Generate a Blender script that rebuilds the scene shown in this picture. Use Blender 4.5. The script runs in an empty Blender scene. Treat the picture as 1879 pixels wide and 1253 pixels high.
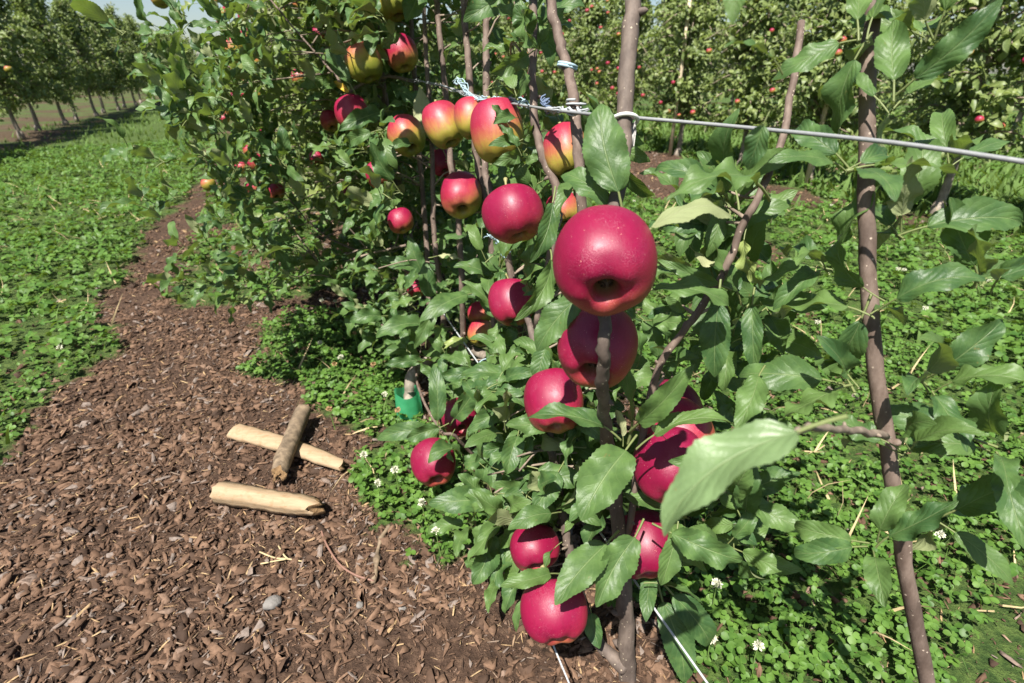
import bpy, math, random
import numpy as np
from mathutils import Vector, Matrix

random.seed(7)
rng = np.random.default_rng(7)
R = math.radians
sc = bpy.context.scene
col = sc.collection

# ------------------------------------------------------------------ camera, sky, sun
FPX, CX, CY = 965.0, 939.5, 626.5          # focal length and centre in photo pixels (1879 x 1253)
CAM_H, PITCH = 0.85, R(27.3)
cam_d = bpy.data.cameras.new('camera')
cam_d.sensor_fit = 'VERTICAL'
cam_d.sensor_height = 24.0
cam_d.lens = 24.0 * FPX / 1253.0
cam_d.clip_start, cam_d.clip_end = 0.02, 600.0
cam_d.dof.use_dof = True
cam_d.dof.focus_distance = 0.74
cam_d.dof.aperture_fstop = 6.8
cam = bpy.data.objects.new('camera', cam_d)
cam.location = (0, 0, CAM_H)
cam.rotation_euler = (R(90) - PITCH, 0, 0)
col.objects.link(cam)
sc.camera = cam

SUN = Vector((-0.21, -0.45, 0.87)).normalized()      # direction towards the sun
world = bpy.data.worlds.new('World')
sc.world = world
world.use_nodes = True
wn = world.node_tree
bg = wn.nodes['Background']
sky = wn.nodes.new('ShaderNodeTexSky')
sky.sky_type = 'NISHITA'
sky.sun_disc = False
sky.sun_elevation = math.asin(SUN.z)
sky.sun_rotation = math.atan2(SUN.x, SUN.y)
wn.links.new(sky.outputs['Color'], bg.inputs['Color'])
bg.inputs['Strength'].default_value = 0.055
sun_d = bpy.data.lights.new('sun', 'SUN')
sun_d.energy = 5.0
sun_d.angle = R(0.5)
sun_d.color = (1.0, 0.95, 0.87)
sun = bpy.data.objects.new('sun', sun_d)
sun.rotation_euler = SUN.to_track_quat('Z', 'Y').to_euler()
col.objects.link(sun)
sc.view_settings.view_transform = 'Standard'
sc.view_settings.look = 'None'
sc.view_settings.exposure = 1.22
sc.view_settings.gamma = 1.0

# ------------------------------------------------------------------ positions
CP, SP = math.cos(PITCH), math.sin(PITCH)
def at(u, v, z):
    """Point seen at photo pixel (u, v) at depth z metres along the camera's axis."""
    x, y = (u - CX) / FPX, (v - CY) / FPX
    return Vector((x * z, (CP - y * SP) * z, CAM_H - (SP + y * CP) * z))
def camdir(x, y, z):
    """Camera-space direction (right, up, towards the camera) in world space."""
    return Vector((x, y * SP - z * CP, y * CP + z * SP)).normalized()
def pix(p):
    d = (p[0], p[1], p[2] - CAM_H)
    z = d[1] * CP - d[2] * SP
    if z < 0.02:
        return None
    return (CX + FPX * d[0] / z, CY + FPX * (-d[1] * SP - d[2] * CP) / z, z)
AZ = R(-22.5)
RD = Vector((math.sin(AZ), math.cos(AZ), 0))       # along the row
RN = Vector((math.cos(AZ), -math.sin(AZ), 0))      # across it, to the right
ROW = 0.361
def rowpt(s, p, h):
    q = RD * s + RN * (ROW + p)
    return Vector((q.x, q.y, h))
def zrow(u, v, p=0.0):
    x, y = (u - CX) / FPX, (v - CY) / FPX
    return (ROW + p) / (x * RN.x + (CP - y * SP) * RN.y)
def ground(u, v, h=0.0):
    y = (v - CY) / FPX
    return at(u, v, (CAM_H - h) / (SP + y * CP))

# ------------------------------------------------------------------ mesh helpers
def make_mesh(name, V, groups, uv=None, tint=None, smooth=True):
    """groups: list of integer arrays (n, k), one per face size."""
    V = np.asarray(V, dtype=np.float32)
    me = bpy.data.meshes.new(name)
    me.vertices.add(len(V))
    me.vertices.foreach_set('co', V.ravel())
    loops, starts, totals, base = [], [], [], 0
    for g in groups:
        g = np.asarray(g, dtype=np.int32)
        if g.size == 0:
            continue
        n, k = g.shape
        loops.append(g.ravel())
        starts.append(base + np.arange(n) * k)
        totals.append(np.full(n, k))
        base += n * k
    L = np.concatenate(loops).astype(np.int32)
    S = np.concatenate(starts).astype(np.int32)
    T = np.concatenate(totals).astype(np.int32)
    me.loops.add(len(L))
    me.loops.foreach_set('vertex_index', L)
    me.polygons.add(len(S))
    me.polygons.foreach_set('loop_start', S)
    me.polygons.foreach_set('loop_total', T)
    if smooth:
        me.polygons.foreach_set('use_smooth', np.ones(len(S), dtype=bool))
    if uv is not None:
        lay = me.uv_layers.new(name='leafuv')
        lay.data.foreach_set('uv', np.asarray(uv, dtype=np.float32)[L].ravel())
    if tint is not None:
        a = me.attributes.new('tint', 'FLOAT', 'POINT')
        a.data.foreach_set('value', np.asarray(tint, dtype=np.float32))
    me.update(calc_edges=True)
    me.validate()
    return me

def link(name, me, mat, parent=None):
    o = bpy.data.objects.new(name, me)
    col.objects.link(o)
    if mat is not None and len(me.materials) == 0:
        me.materials.append(mat)
    if parent is not None:
        o.parent = parent
    return o
def tag(o, label=None, cat=None, group=None, kind=None):
    if label: o['label'] = label
    if cat: o['category'] = cat
    if group: o['group'] = group
    if kind: o['kind'] = kind
    return o
def empty(name, loc=(0, 0, 0)):
    o = bpy.data.objects.new(name, None)
    o.location = loc
    o.empty_display_size = 0.05
    col.objects.link(o)
    return o

class MB:
    """Collects tubes and other pieces of one part."""
    def __init__(self):
        self.V, self.Q, self.T, self.n = [], [], [], 0
    def add(self, V, quads=(), tris=()):
        self.V.append(np.asarray(V, dtype=float).reshape(-1, 3))
        if len(quads): self.Q.append(np.asarray(quads, dtype=int) + self.n)
        if len(tris): self.T.append(np.asarray(tris, dtype=int) + self.n)
        self.n += len(self.V[-1])
    def tube(self, pts, rad, sides=8, knobby=0.0, cap=True):
        pts = [Vector(p) for p in pts]
        n = len(pts)
        rad = [rad] * n if isinstance(rad, (int, float)) else list(rad)
        V, up = [], Vector((0.3, -0.2, 0.93)).normalized()
        for i, p in enumerate(pts):
            t = (pts[min(i + 1, n - 1)] - pts[max(i - 1, 0)]).normalized()
            a = up - t * up.dot(t)
            if a.length < 0.1:
                a = Vector((1, 0.1, 0)) - t * t.x
            a.normalize()
            up = a
            b = t.cross(a)
            k = 1 + random.uniform(-knobby, knobby)
            for j in range(sides):
                f = 2 * math.pi * j / sides
                rr = rad[i] * k * (1 + random.uniform(-knobby, knobby) * 0.5)
                V.append(p + a * (math.cos(f) * rr) + b * (math.sin(f) * rr))
        Q = [(i * sides + j, i * sides + (j + 1) % sides, (i + 1) * sides + (j + 1) % sides, (i + 1) * sides + j)
             for i in range(n - 1) for j in range(sides)]
        T = []
        if cap:
            V.append(pts[0]); V.append(pts[-1])
            c0, c1 = n * sides, n * sides + 1
            T = [(c0, (j + 1) % sides, j) for j in range(sides)] + \
                [(c1, (n - 1) * sides + j, (n - 1) * sides + (j + 1) % sides) for j in range(sides)]
        self.add([tuple(v) for v in V], Q, T)
    def build(self, name, mat, parent=None, smooth=True):
        V = np.concatenate(self.V)
        g = []
        if self.Q: g.append(np.concatenate(self.Q))
        if self.T: g.append(np.concatenate(self.T))
        me = make_mesh(name, V, g, smooth=smooth)
        return link(name, me, mat, parent)

def smooth_path(pts, per=6, jitter=0.0):
    """Catmull-Rom through points."""
    P = [Vector(p) for p in pts]
    P = [P[0] * 2 - P[1]] + P + [P[-1] * 2 - P[-2]]
    out = []
    for i in range(1, len(P) - 2):
        for k in range(per):
            t = k / per
            a, b, c, d = P[i - 1], P[i], P[i + 1], P[i + 2]
            q = 0.5 * ((2 * b) + (c - a) * t + (2 * a - 5 * b + 4 * c - d) * t * t + (3 * b - a - 3 * c + d) * t ** 3)
            if jitter: q = q + Vector((random.gauss(0, jitter), random.gauss(0, jitter), random.gauss(0, jitter)))
            out.append(q)
    out.append(P[-2])
    return out

# ------------------------------------------------------------------ materials
class NT:
    def __init__(self, name):
        self.m = bpy.data.materials.new(name)
        self.m.use_nodes = True
        self.t = self.m.node_tree
        self.t.nodes.clear()
        self.out = self.t.nodes.new('ShaderNodeOutputMaterial')
    def n(self, typ, **kw):
        nd = self.t.nodes.new('ShaderNode' + typ)
        for k, v in kw.items():
            setattr(nd, k, v)
        return nd
    def l(self, a, b):
        self.t.links.new(a, b)
    def val(self, sock, x):
        if hasattr(x, 'is_linked') or hasattr(x, 'links'):
            self.l(x, sock)
        else:
            sock.default_value = x
    def math(self, op, a, b=None, c=None, clamp=False):
        nd = self.n('Math', operation=op, use_clamp=clamp)
        for i, x in enumerate((a, b, c)):
            if x is not None: self.val(nd.inputs[i], x)
        return nd.outputs[0]
    def mix(self, f, a, b, mode='MIX'):
        nd = self.n('MixRGB', blend_type=mode)
        self.val(nd.inputs[0], f)
        for i, x in ((1, a), (2, b)):
            if isinstance(x, tuple): nd.inputs[i].default_value = (*x, 1)
            else: self.l(x, nd.inputs[i])
        return nd.outputs[0]
    def noise(self, vec, scale, detail=3.0, rough=0.55):
        nd = self.n('TexNoise')
        if vec is not None: self.l(vec, nd.inputs['Vector'])
        nd.inputs['Scale'].default_value = scale
        nd.inputs['Detail'].default_value = detail
        nd.inputs['Roughness'].default_value = rough
        return nd.outputs['Fac']
    def ramp(self, fac, stops, interp='LINEAR'):
        nd = self.n('ValToRGB')
        cr = nd.color_ramp
        cr.interpolation = interp
        while len(cr.elements) < len(stops): cr.elements.new(0.5)
        for e, (p, c) in zip(cr.elements, stops):
            e.position = p
            e.color = (*c, 1) if isinstance(c, tuple) else (c, c, c, 1)
        self.l(fac, nd.inputs[0])
        return nd.outputs[0]
    def sstep(self, x, lo, hi):
        nd = self.n('MapRange', interpolation_type='SMOOTHSTEP')
        self.val(nd.inputs[0], x)
        nd.inputs[1].default_value, nd.inputs[2].default_value = lo, hi
        nd.inputs[3].default_value, nd.inputs[4].default_value = 0.0, 1.0
        return nd.outputs[0]
    def bump(self, h, strength, dist, normal=None):
        nd = self.n('Bump')
        nd.inputs['Strength'].default_value = strength
        nd.inputs['Distance'].default_value = dist
        self.l(h, nd.inputs['Height'])
        if normal is not None: self.l(normal, nd.inputs['Normal'])
        return nd.outputs[0]
    def bsdf(self, color, rough=0.5, normal=None, spec=0.5, **kw):
        b = self.n('BsdfPrincipled')
        if isinstance(color, tuple): b.inputs['Base Color'].default_value = (*color, 1)
        else: self.l(color, b.inputs['Base Color'])
        self.val(b.inputs['Roughness'], rough)
        b.inputs['Specular IOR Level'].default_value = spec
        if normal is not None: self.l(normal, b.inputs['Normal'])
        for k, v in kw.items(): self.val(b.inputs[k], v)
        return b.outputs[0]
    def done(self, shader):
        self.l(shader, self.out.inputs['Surface'])
        return self.m

def leaf_material(name, top_a, top_b, under, sheen_rough=0.42, spec=0.45, trans=0.31, detail=True):
    t = NT(name)
    uvn = t.n('UVMap', uv_map='leafuv')
    sep = t.n('SeparateXYZ'); t.l(uvn.outputs[0], sep.inputs[0])
    u, v = sep.outputs[0], sep.outputs[1]                   # along 0..1, across 0..1 (petiole has u < 0)
    tint = t.n('Attribute', attribute_name='tint').outputs['Fac']
    geo = t.n('NewGeometry')
    a = t.math('ABSOLUTE', t.math('SUBTRACT', v, 0.5))      # 0 at the midrib .. 0.5 at the edge
    obj = t.n('TexCoord').outputs['Object']
    colr = t.mix(tint, top_a, top_b)
    nz = t.noise(obj, 55.0, 3.0)
    colr = t.mix(t.math('MULTIPLY', t.sstep(nz, 0.35, 0.75), 0.45), colr, tuple(min(1, 1.55 * c) for c in top_b))
    nrm = None
    if detail:
        mid = t.math('SUBTRACT', 1.0, t.sstep(a, 0.008, 0.028))
        uw = t.math('ADD', u, t.math('MULTIPLY', t.math('SUBTRACT', t.noise(obj, 40.0, 2.0), 0.5), 0.13))
        ph = t.math('FRACT', t.math('SUBTRACT', t.math('MULTIPLY', uw, 7.5), t.math('MULTIPLY', t.math('POWER', a, 0.8), 4.2)))
        dist = t.math('ABSOLUTE', t.math('SUBTRACT', ph, 0.5))
        side = t.math('MULTIPLY', t.math('SUBTRACT', 1.0, t.sstep(dist, 0.02, 0.10)), t.math('SUBTRACT', 1.0, t.sstep(a, 0.30, 0.5)))
        puff = t.math('MULTIPLY', t.sstep(dist, 0.0, 0.5), 0.6)
        vein = t.math('MAXIMUM', mid, t.math('MULTIPLY', side, 0.20))
        colr = t.mix(t.math('MULTIPLY', vein, 0.55), colr, (0.20, 0.27, 0.11))
        blem = t.sstep(t.noise(obj, 130.0, 2.0), 0.71, 0.78)
        colr = t.mix(t.math('MULTIPLY', blem, 0.5), colr, (0.20, 0.15, 0.05))
        fine = t.noise(obj, 420.0, 2.0)
        h = t.math('ADD', t.math('SUBTRACT', t.math('MULTIPLY', puff, 0.5), vein), t.math('MULTIPLY', fine, 0.45))
        nrm = t.bump(h, 0.55, 0.0012)
    pet = t.math('LESS_THAN', u, -0.001)
    colr = t.mix(pet, colr, (0.22, 0.26, 0.10))
    undc = t.mix(tint, under, tuple(0.8 * c for c in under))
    if detail:
        undc = t.mix(t.math('MULTIPLY', vein, 0.5), undc, (0.40, 0.42, 0.24))
    full = t.mix(geo.outputs['Backfacing'], colr, undc)
    rough = t.math('ADD', sheen_rough, t.math('MULTIPLY', geo.outputs['Backfacing'], 0.3))
    rough = t.math('ADD', rough, t.math('MULTIPLY', t.math('SUBTRACT', nz, 0.5), 0.22))
    p = t.bsdf(full, rough, nrm, spec)
    tr = t.n('BsdfTranslucent')
    t.l(t.mix(0.5, colr, (0.24, 0.34, 0.02)), tr.inputs['Color'])
    if nrm is not None: t.l(nrm, tr.inputs['Normal'])
    ms = t.n('MixShader'); ms.inputs[0].default_value = trans
    t.l(p, ms.inputs[1]); t.l(tr.outputs[0], ms.inputs[2])
    return t.done(ms.outputs[0])

M = {}
M['leaf'] = leaf_material('apple_leaf', (0.038, 0.090, 0.030), (0.098, 0.165, 0.045), (0.28, 0.32, 0.15), sheen_rough=0.45, spec=0.36)
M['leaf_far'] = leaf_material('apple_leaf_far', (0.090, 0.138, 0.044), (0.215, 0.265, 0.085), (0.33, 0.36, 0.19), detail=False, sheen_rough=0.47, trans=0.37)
M['skylit_leaf'] = leaf_material('skylit_apple_leaf', (0.13, 0.20, 0.085), (0.16, 0.24, 0.10), (0.28, 0.33, 0.18))  # paler leaf copy: sky reflection on the lit upper side put into the colour
M['yellow_leaf'] = leaf_material('yellowing_leaf', (0.62, 0.36, 0.03), (0.70, 0.45, 0.06), (0.6, 0.42, 0.15))
M['pale_leaf'] = leaf_material('pale_leaf', (0.20, 0.26, 0.07), (0.26, 0.32, 0.10), (0.40, 0.42, 0.22))
M['clover'] = leaf_material('clover_leaf', (0.046, 0.112, 0.020), (0.105, 0.195, 0.034), (0.10, 0.16, 0.05), detail=False, sheen_rough=0.5, spec=0.3, trans=0.32)
M['grass'] = leaf_material('grass_blade', (0.065, 0.130, 0.022), (0.140, 0.205, 0.045), (0.12, 0.20, 0.05), detail=False, sheen_rough=0.5, spec=0.3, trans=0.3)

def apple_material():
    t = NT('apple_skin')
    obj = t.n('TexCoord').outputs['Object']
    nv = t.n('VectorMath', operation='NORMALIZE'); t.l(obj, nv.inputs[0])
    bd = t.n('Attribute', attribute_type='OBJECT', attribute_name='blush_dir').outputs['Vector']
    bl = t.n('Attribute', attribute_type='OBJECT', attribute_name='blush').outputs['Fac']
    dk = t.n('Attribute', attribute_type='OBJECT', attribute_name='ripe').outputs['Fac']
    dot = t.n('VectorMath', operation='DOT_PRODUCT'); t.l(nv.outputs[0], dot.inputs[0]); t.l(bd, dot.inputs[1])
    mp = t.n('Mapping'); t.l(obj, mp.inputs[0]); mp.inputs['Scale'].default_value = (9, 9, 1.6)
    streak = t.noise(mp.outputs[0], 1.0, 4.0, 0.6)
    cloud = t.noise(obj, 2.2, 3.0)
    m = t.math('ADD', t.math('MULTIPLY', dot.outputs['Value'], 0.50), bl)
    m = t.math('ADD', m, t.math('MULTIPLY', t.math('SUBTRACT', streak, 0.5), 0.22))
    m = t.math('ADD', m, t.math('MULTIPLY', t.math('SUBTRACT', cloud, 0.5), 0.22), clamp=True)
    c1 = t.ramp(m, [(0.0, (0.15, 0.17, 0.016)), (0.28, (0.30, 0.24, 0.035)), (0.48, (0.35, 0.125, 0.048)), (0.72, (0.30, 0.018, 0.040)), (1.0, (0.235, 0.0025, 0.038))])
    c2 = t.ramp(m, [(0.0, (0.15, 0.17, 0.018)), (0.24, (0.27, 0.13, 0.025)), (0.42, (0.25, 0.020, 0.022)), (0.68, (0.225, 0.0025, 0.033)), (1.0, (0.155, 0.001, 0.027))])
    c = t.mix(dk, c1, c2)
    c = t.mix(t.math('MULTIPLY', t.sstep(streak, 0.42, 0.75), 0.30), c, t.mix(1.0, c, (0.62, 0.5, 0.55), 'MULTIPLY'))
    sx = t.n('SeparateXYZ'); t.l(obj, sx.inputs[0])
    rxy = t.math('SQRT', t.math('ADD', t.math('MULTIPLY', sx.outputs[0], sx.outputs[0]), t.math('MULTIPLY', sx.outputs[1], sx.outputs[1])))
    rus = t.math('MULTIPLY', t.math('SUBTRACT', 1.0, t.sstep(t.math('ADD', rxy, t.math('MULTIPLY', cloud, .08)), 0.20, 0.33)), t.math('LESS_THAN', t.math('ABSOLUTE', sx.outputs[2]), 0.93))
    c = t.mix(t.math('MULTIPLY', rus, 0.85), c, (0.11, 0.085, 0.025))
    vo = t.n('TexVoronoi'); t.l(obj, vo.inputs['Vector']); vo.inputs['Scale'].default_value = 10.5
    size = t.math('MULTIPLY', t.sstep(t.noise(obj, 3.0, 1.0), 0.30, 0.60), 0.085)
    dots = t.math('LESS_THAN', vo.outputs['Distance'], size)
    c = t.mix(t.math('MULTIPLY', dots, 0.6), c, (0.78, 0.45, 0.32))
    vd = t.n('TexVoronoi'); t.l(obj, vd.inputs['Vector']); vd.inputs['Scale'].default_value = 38.0
    dew = t.math('SUBTRACT', 1.0, t.sstep(vd.outputs['Distance'], 0.08, 0.5))
    dmask = t.sstep(t.noise(obj, 1.7, 2.0), 0.40, 0.62)
    c = t.mix(t.math('MULTIPLY', t.math('MULTIPLY', dew, dmask), 0.20), c, (0.55, 0.16, 0.26))
    fine = t.noise(obj, 70.0, 2.0)
    h = t.math('ADD', t.math('MULTIPLY', t.math('MULTIPLY', dew, dmask), 0.55), t.math('MULTIPLY', fine, 0.30))
    h = t.math('ADD', h, t.math('MULTIPLY', cloud, 0.4))
    nrm = t.bump(h, 0.42, 0.0015)
    bloom = t.math('MULTIPLY', t.sstep(t.noise(obj, 40.0, 3.0), 0.45, 0.8), 0.02)
    c = t.mix(bloom, c, (0.75, 0.50, 0.55))
    rough = t.math('ADD', 0.36, t.math('MULTIPLY', t.noise(obj, 12.0, 3.0), 0.16))
    return t.done(t.bsdf(c, rough, nrm, 0.42, **{'Coat Weight': 0.06, 'Coat Roughness': 0.30}))
M['apple'] = apple_material()

def bark_material(name, a, b, lent, dots=True, scale=1.0):
    t = NT(name)
    obj = t.n('TexCoord').outputs['Object']
    mp = t.n('Mapping'); t.l(obj, mp.inputs[0]); mp.inputs['Scale'].default_value = (60 * scale, 60 * scale, 22 * scale)
    n1 = t.noise(mp.outputs[0], 1.0, 5.0, 0.65)
    n2 = t.noise(obj, 14.0 * scale, 3.0)
    c = t.mix(t.sstep(n1, 0.3, 0.75), a, b)
    c = t.mix(t.math('MULTIPLY', t.sstep(n2, 0.45, 0.7), 0.5), c, tuple(0.55 * x for x in a))
    h = n1
    if dots:
        vo = t.n('TexVoronoi'); t.l(obj, vo.inputs['Vector']); vo.inputs['Scale'].default_value = 130.0 * scale
        d = t.math('LESS_THAN', vo.outputs['Distance'], 0.15)
        d = t.math('MULTIPLY', d, t.sstep(t.noise(obj, 45.0, 1.0), 0.36, 0.5))
        c = t.mix(t.math('MULTIPLY', d, 0.8), c, lent)
        h = t.math('ADD', n1, t.math('MULTIPLY', d, 0.6))
    return t.done(t.bsdf(c, 0.72, t.bump(h, 0.9, 0.002), 0.3))
M['bark'] = bark_material('apple_bark', (0.095, 0.066, 0.052), (0.20, 0.150, 0.122), (0.42, 0.34, 0.27))
M['bark_green'] = bark_material('young_bark', (0.080, 0.060, 0.050), (0.160, 0.125, 0.102), (0.45, 0.38, 0.28))
M['bark_grey'] = bark_material('old_bark', (0.16, 0.13, 0.105), (0.33, 0.28, 0.23), (0.4, 0.36, 0.3), dots=False)
M['twig'] = bark_material('twig_bark', (0.17, 0.13, 0.10), (0.30, 0.24, 0.18), (0.4, 0.36, 0.3), dots=False)
M['log'] = bark_material('weathered_log', (0.10, 0.074, 0.05), (0.27, 0.20, 0.13), (0.4, 0.3, 0.2), dots=False)

def simple(name, color, rough=0.5, noise_scale=None, amount=0.3, bump=0.0, dist=0.001, spec=0.4, **kw):
    t = NT(name)
    obj = t.n('TexCoord').outputs['Object']
    c, nrm = color, None
    if noise_scale:
        nz = t.noise(obj, noise_scale, 4.0, 0.6)
        c = t.mix(nz, tuple(x * (1 - amount) for x in color), tuple(min(1, x * (1 + amount)) for x in color))
        if bump: nrm = t.bump(nz, bump, dist)
    return t.done(t.bsdf(c, rough, nrm, spec, **kw))
M['wire'] = simple('galvanised_wire', (0.20, 0.207, 0.21), 0.6, 300, 0.3, 0.3, 0.0004, 0.4)
M['twine'] = simple('white_twine', (0.34, 0.36, 0.37), 0.8, 500, 0.2, 0.4, 0.0006)
M['blue_twine'] = simple('pale_blue_twine', (0.30, 0.41, 0.46), 0.7, 500, 0.2, 0.4, 0.0006)
M['dark_twine'] = simple('dark_blue_twine', (0.10, 0.14, 0.22), 0.7, 400, 0.3)
M['white_plastic'] = simple('white_plastic', (0.58, 0.57, 0.55), 0.45, 90, 0.12)
M['stem'] = simple('apple_stem', (0.24, 0.22, 0.09), 0.6, 120, 0.35)
M['calyx'] = simple('dried_calyx', (0.075, 0.05, 0.03), 0.8, 60, 0.5)
M['stake'] = simple('wood_stake', (0.52, 0.42, 0.30), 0.75, 40, 0.25, 0.4, 0.003)
M['stone'] = simple('grey_stone', (0.17, 0.158, 0.145), 0.85, 120, 0.45, 0.6, 0.003)
M['petal'] = simple('clover_petal', (0.50, 0.50, 0.38), 0.6, 200, 0.15)
M['petal_dead'] = simple('withered_petal', (0.33, 0.20, 0.10), 0.8, 200, 0.3)
M['stalk'] = simple('clover_stalk', (0.13, 0.22, 0.05), 0.6, 60, 0.2)

def tube_guard_material():
    t = NT('green_tree_guard')
    obj = t.n('TexCoord').outputs['Object']
    nz = t.noise(obj, 40.0, 3.0)
    c = t.mix(nz, (0.05, 0.40, 0.17), (0.13, 0.60, 0.30))
    p = t.bsdf(c, 0.35, t.bump(nz, 0.4, 0.004), 0.5)
    tr = t.n('BsdfTranslucent'); t.l(c, tr.inputs['Color'])
    ms = t.n('MixShader'); ms.inputs[0].default_value = 0.6
    t.l(p, ms.inputs[1]); t.l(tr.outputs[0], ms.inputs[2])
    return t.done(ms.outputs[0])
M['guard'] = tube_guard_material()

def split_wood():
    t = NT('split_wood')
    obj = t.n('TexCoord').outputs['Object']
    mp = t.n('Mapping'); t.l(obj, mp.inputs[0]); mp.inputs['Scale'].default_value = (14, 160, 160)
    n1 = t.noise(mp.outputs[0], 1.0, 4.0, 0.6)
    n2 = t.noise(obj, 60.0, 3.0)
    c = t.mix(n1, (0.23, 0.155, 0.09), (0.40, 0.30, 0.19))
    c = t.mix(t.math('MULTIPLY', t.sstep(n2, 0.5, 0.7), 0.6), c, (0.26, 0.16, 0.08))
    return t.done(t.bsdf(c, 0.7, t.bump(n1, 0.5, 0.002), 0.3))
M['split_wood'] = split_wood()
M['rot'] = simple('broken_wood_end', (0.20, 0.12, 0.055), 0.9, 150, 0.7, 0.8, 0.006)

def chip_material():
    t = NT('mulch_chip')
    tint = t.n('Attribute', attribute_name='tint').outputs['Fac']
    obj = t.n('TexCoord').outputs['Object']
    c = t.ramp(tint, [(0.0, (0.050, 0.030, 0.020)), (0.35, (0.112, 0.064, 0.039)), (0.72, (0.205, 0.124, 0.079)), (0.88, (0.22, 0.18, 0.155)), (0.93, (0.34, 0.215, 0.11)), (1.0, (0.46, 0.33, 0.18))])
    n = t.noise(obj, 180.0, 3.0)
    c = t.mix(t.sstep(n, 0.25, 0.8), t.mix(0.45, c, (0.03, 0.018, 0.012)), c)
    return t.done(t.bsdf(c, 0.85, t.bump(n, 0.5, 0.002), 0.25))
M['chip'] = chip_material()

def soil_material():
    t = NT('soil')
    obj = t.n('TexCoord').outputs['Object']
    cov = t.n('Attribute', attribute_name='tint').outputs['Fac']
    n1 = t.noise(obj, 55.0, 6.0, 0.7)
    n2 = t.noise(obj, 4.0, 3.0)
    n3 = t.noise(obj, 160.0, 3.0, 0.7)
    c = t.ramp(n1, [(0.3, (0.025, 0.015, 0.010)), (0.5, (0.070, 0.042, 0.028)), (0.66, (0.15, 0.094, 0.062)), (0.8, (0.22, 0.145, 0.09))])
    c = t.mix(t.math('MULTIPLY', n3, 0.5), c, (0.06, 0.034, 0.022))
    c = t.mix(t.math('MULTIPLY', t.sstep(n2, 0.5, 0.75), 0.3), c, (0.19, 0.125, 0.085))
    g = t.mix(t.sstep(n1, 0.35, 0.65), (0.028, 0.060, 0.012), (0.085, 0.135, 0.03))
    c = t.mix(cov, c, g)
    h = t.math('ADD', n1, t.math('MULTIPLY', n3, 0.4))
    return t.done(t.bsdf(c, 0.9, t.bump(h, 0.9, 0.02), 0.2))
M['soil'] = soil_material()

# ------------------------------------------------------------------ noise for placing
_tab = rng.random((64, 64))
def vnoise(x, y):
    x, y = np.asarray(x, float), np.asarray(y, float)
    xi, yi = np.floor(x).astype(int), np.floor(y).astype(int)
    fx, fy = x - xi, y - yi
    fx, fy = fx * fx * (3 - 2 * fx), fy * fy * (3 - 2 * fy)
    g = lambda a, b: _tab[a % 64, b % 64]
    return (g(xi, yi) * (1 - fx) + g(xi + 1, yi) * fx) * (1 - fy) + (g(xi, yi + 1) * (1 - fx) + g(xi + 1, yi + 1) * fx) * fy

PATCHES = [   # outlines of the clover patches on the ground, as seen in the photo
    [(470, 592), (560, 560), (640, 575), (740, 625), (760, 775), (660, 800), (575, 775), (540, 715), (470, 680)],
    [(640, 850), (700, 795), (770, 770), (900, 830), (930, 960), (870, 1015), (800, 1020), (700, 975), (655, 900)],
    [(1205, 900), (1300, 640), (1480, 640), (1700, 1000), (1700, 1330), (1310, 1330), (1215, 1060)],
    [(820, 560), (1000, 540), (1060, 760), (880, 800), (820, 700)],
    [(430, 230), (520, 215), (600, 330), (540, 400), (600, 470), (520, 490), (455, 440), (470, 330)],
    [(1090, 1060), (1220, 1060), (1200, 1110), (1110, 1110)],
]
def inpoly(px, py, poly):
    inside = np.zeros(px.shape, bool)
    j = len(poly) - 1
    for i in range(len(poly)):
        xi, yi = poly[i]; xj, yj = poly[j]
        c = ((yi > py) != (yj > py)) & (px < (xj - xi) * (py - yi) / (yj - yi + 1e-9) + xi)
        inside ^= c
        j = i
    return inside
PW = [[(ground(u, v).x, ground(u, v).y) for u, v in poly] for poly in PATCHES]
BARE = [(ground(u, v).x, ground(u, v).y) for u, v in [(1140, 275), (1250, 288), (1275, 330), (1215, 375), (1140, 335)]]
def cover(x, y):
    """How green the ground is at (x, y): 0 bare mulch .. 1 clover and grass."""
    x, y = np.asarray(x, float), np.asarray(y, float)
    wx = x + 0.10 * (vnoise(x * 9 + 3, y * 9) - 0.5) + 0.05 * (vnoise(x * 24, y * 24 + 9) - 0.5)
    wy = y + 0.10 * (vnoise(x * 9, y * 9 + 31) - 0.5) + 0.05 * (vnoise(x * 24 + 7, y * 24) - 0.5)
    s = wx * RD.x + wy * RD.y
    p = wx * RN.x + wy * RN.y - ROW
    n = vnoise(wx * 2.3 + 11, wy * 2.3)
    c = np.zeros(x.shape)
    c = np.where((p > 0.30 + 0.12 * n) & (p < 2.55), 0.95, c)                      # alley to the right
    c = np.where((p > 0.55) & (p < 2.3) & (n > 0.80), 0.1, c)
    c = np.where((p >= 2.55) & (p < 3.35), np.where(n > 0.30, 0.85, 0.05), c)       # strip before the far row
    c = np.where(p >= 3.35, np.where(n > 0.2, 0.95, 0.2), c)
    c = np.where((p < -0.95 - 0.3 * n) & (p > -3.2), 0.9, c)                       # alley to the left
    c = np.where(p <= -3.2, np.where(n > 0.45, 0.8, 0.1), c)
    c = np.where((np.abs(p) < 0.9) & (s > 2.3) & (n > 0.45), 0.9, c)               # weeds along the row
    c = np.where(inpoly(wx, wy, BARE), 0.0, c)
    for poly in PW:
        c = np.where(inpoly(wx, wy, poly), 1.0, c)
    return c
def relief(x, y):
    return (0.016 * (vnoise(x * 7, y * 7) - 0.5) + 0.010 * (vnoise(x * 22, y * 22) - 0.5) + 0.05 * (vnoise(x * 1.3, y * 1.3) - 0.5) * np.clip((np.hypot(x, y) - 1.2), 0, 1))

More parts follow.
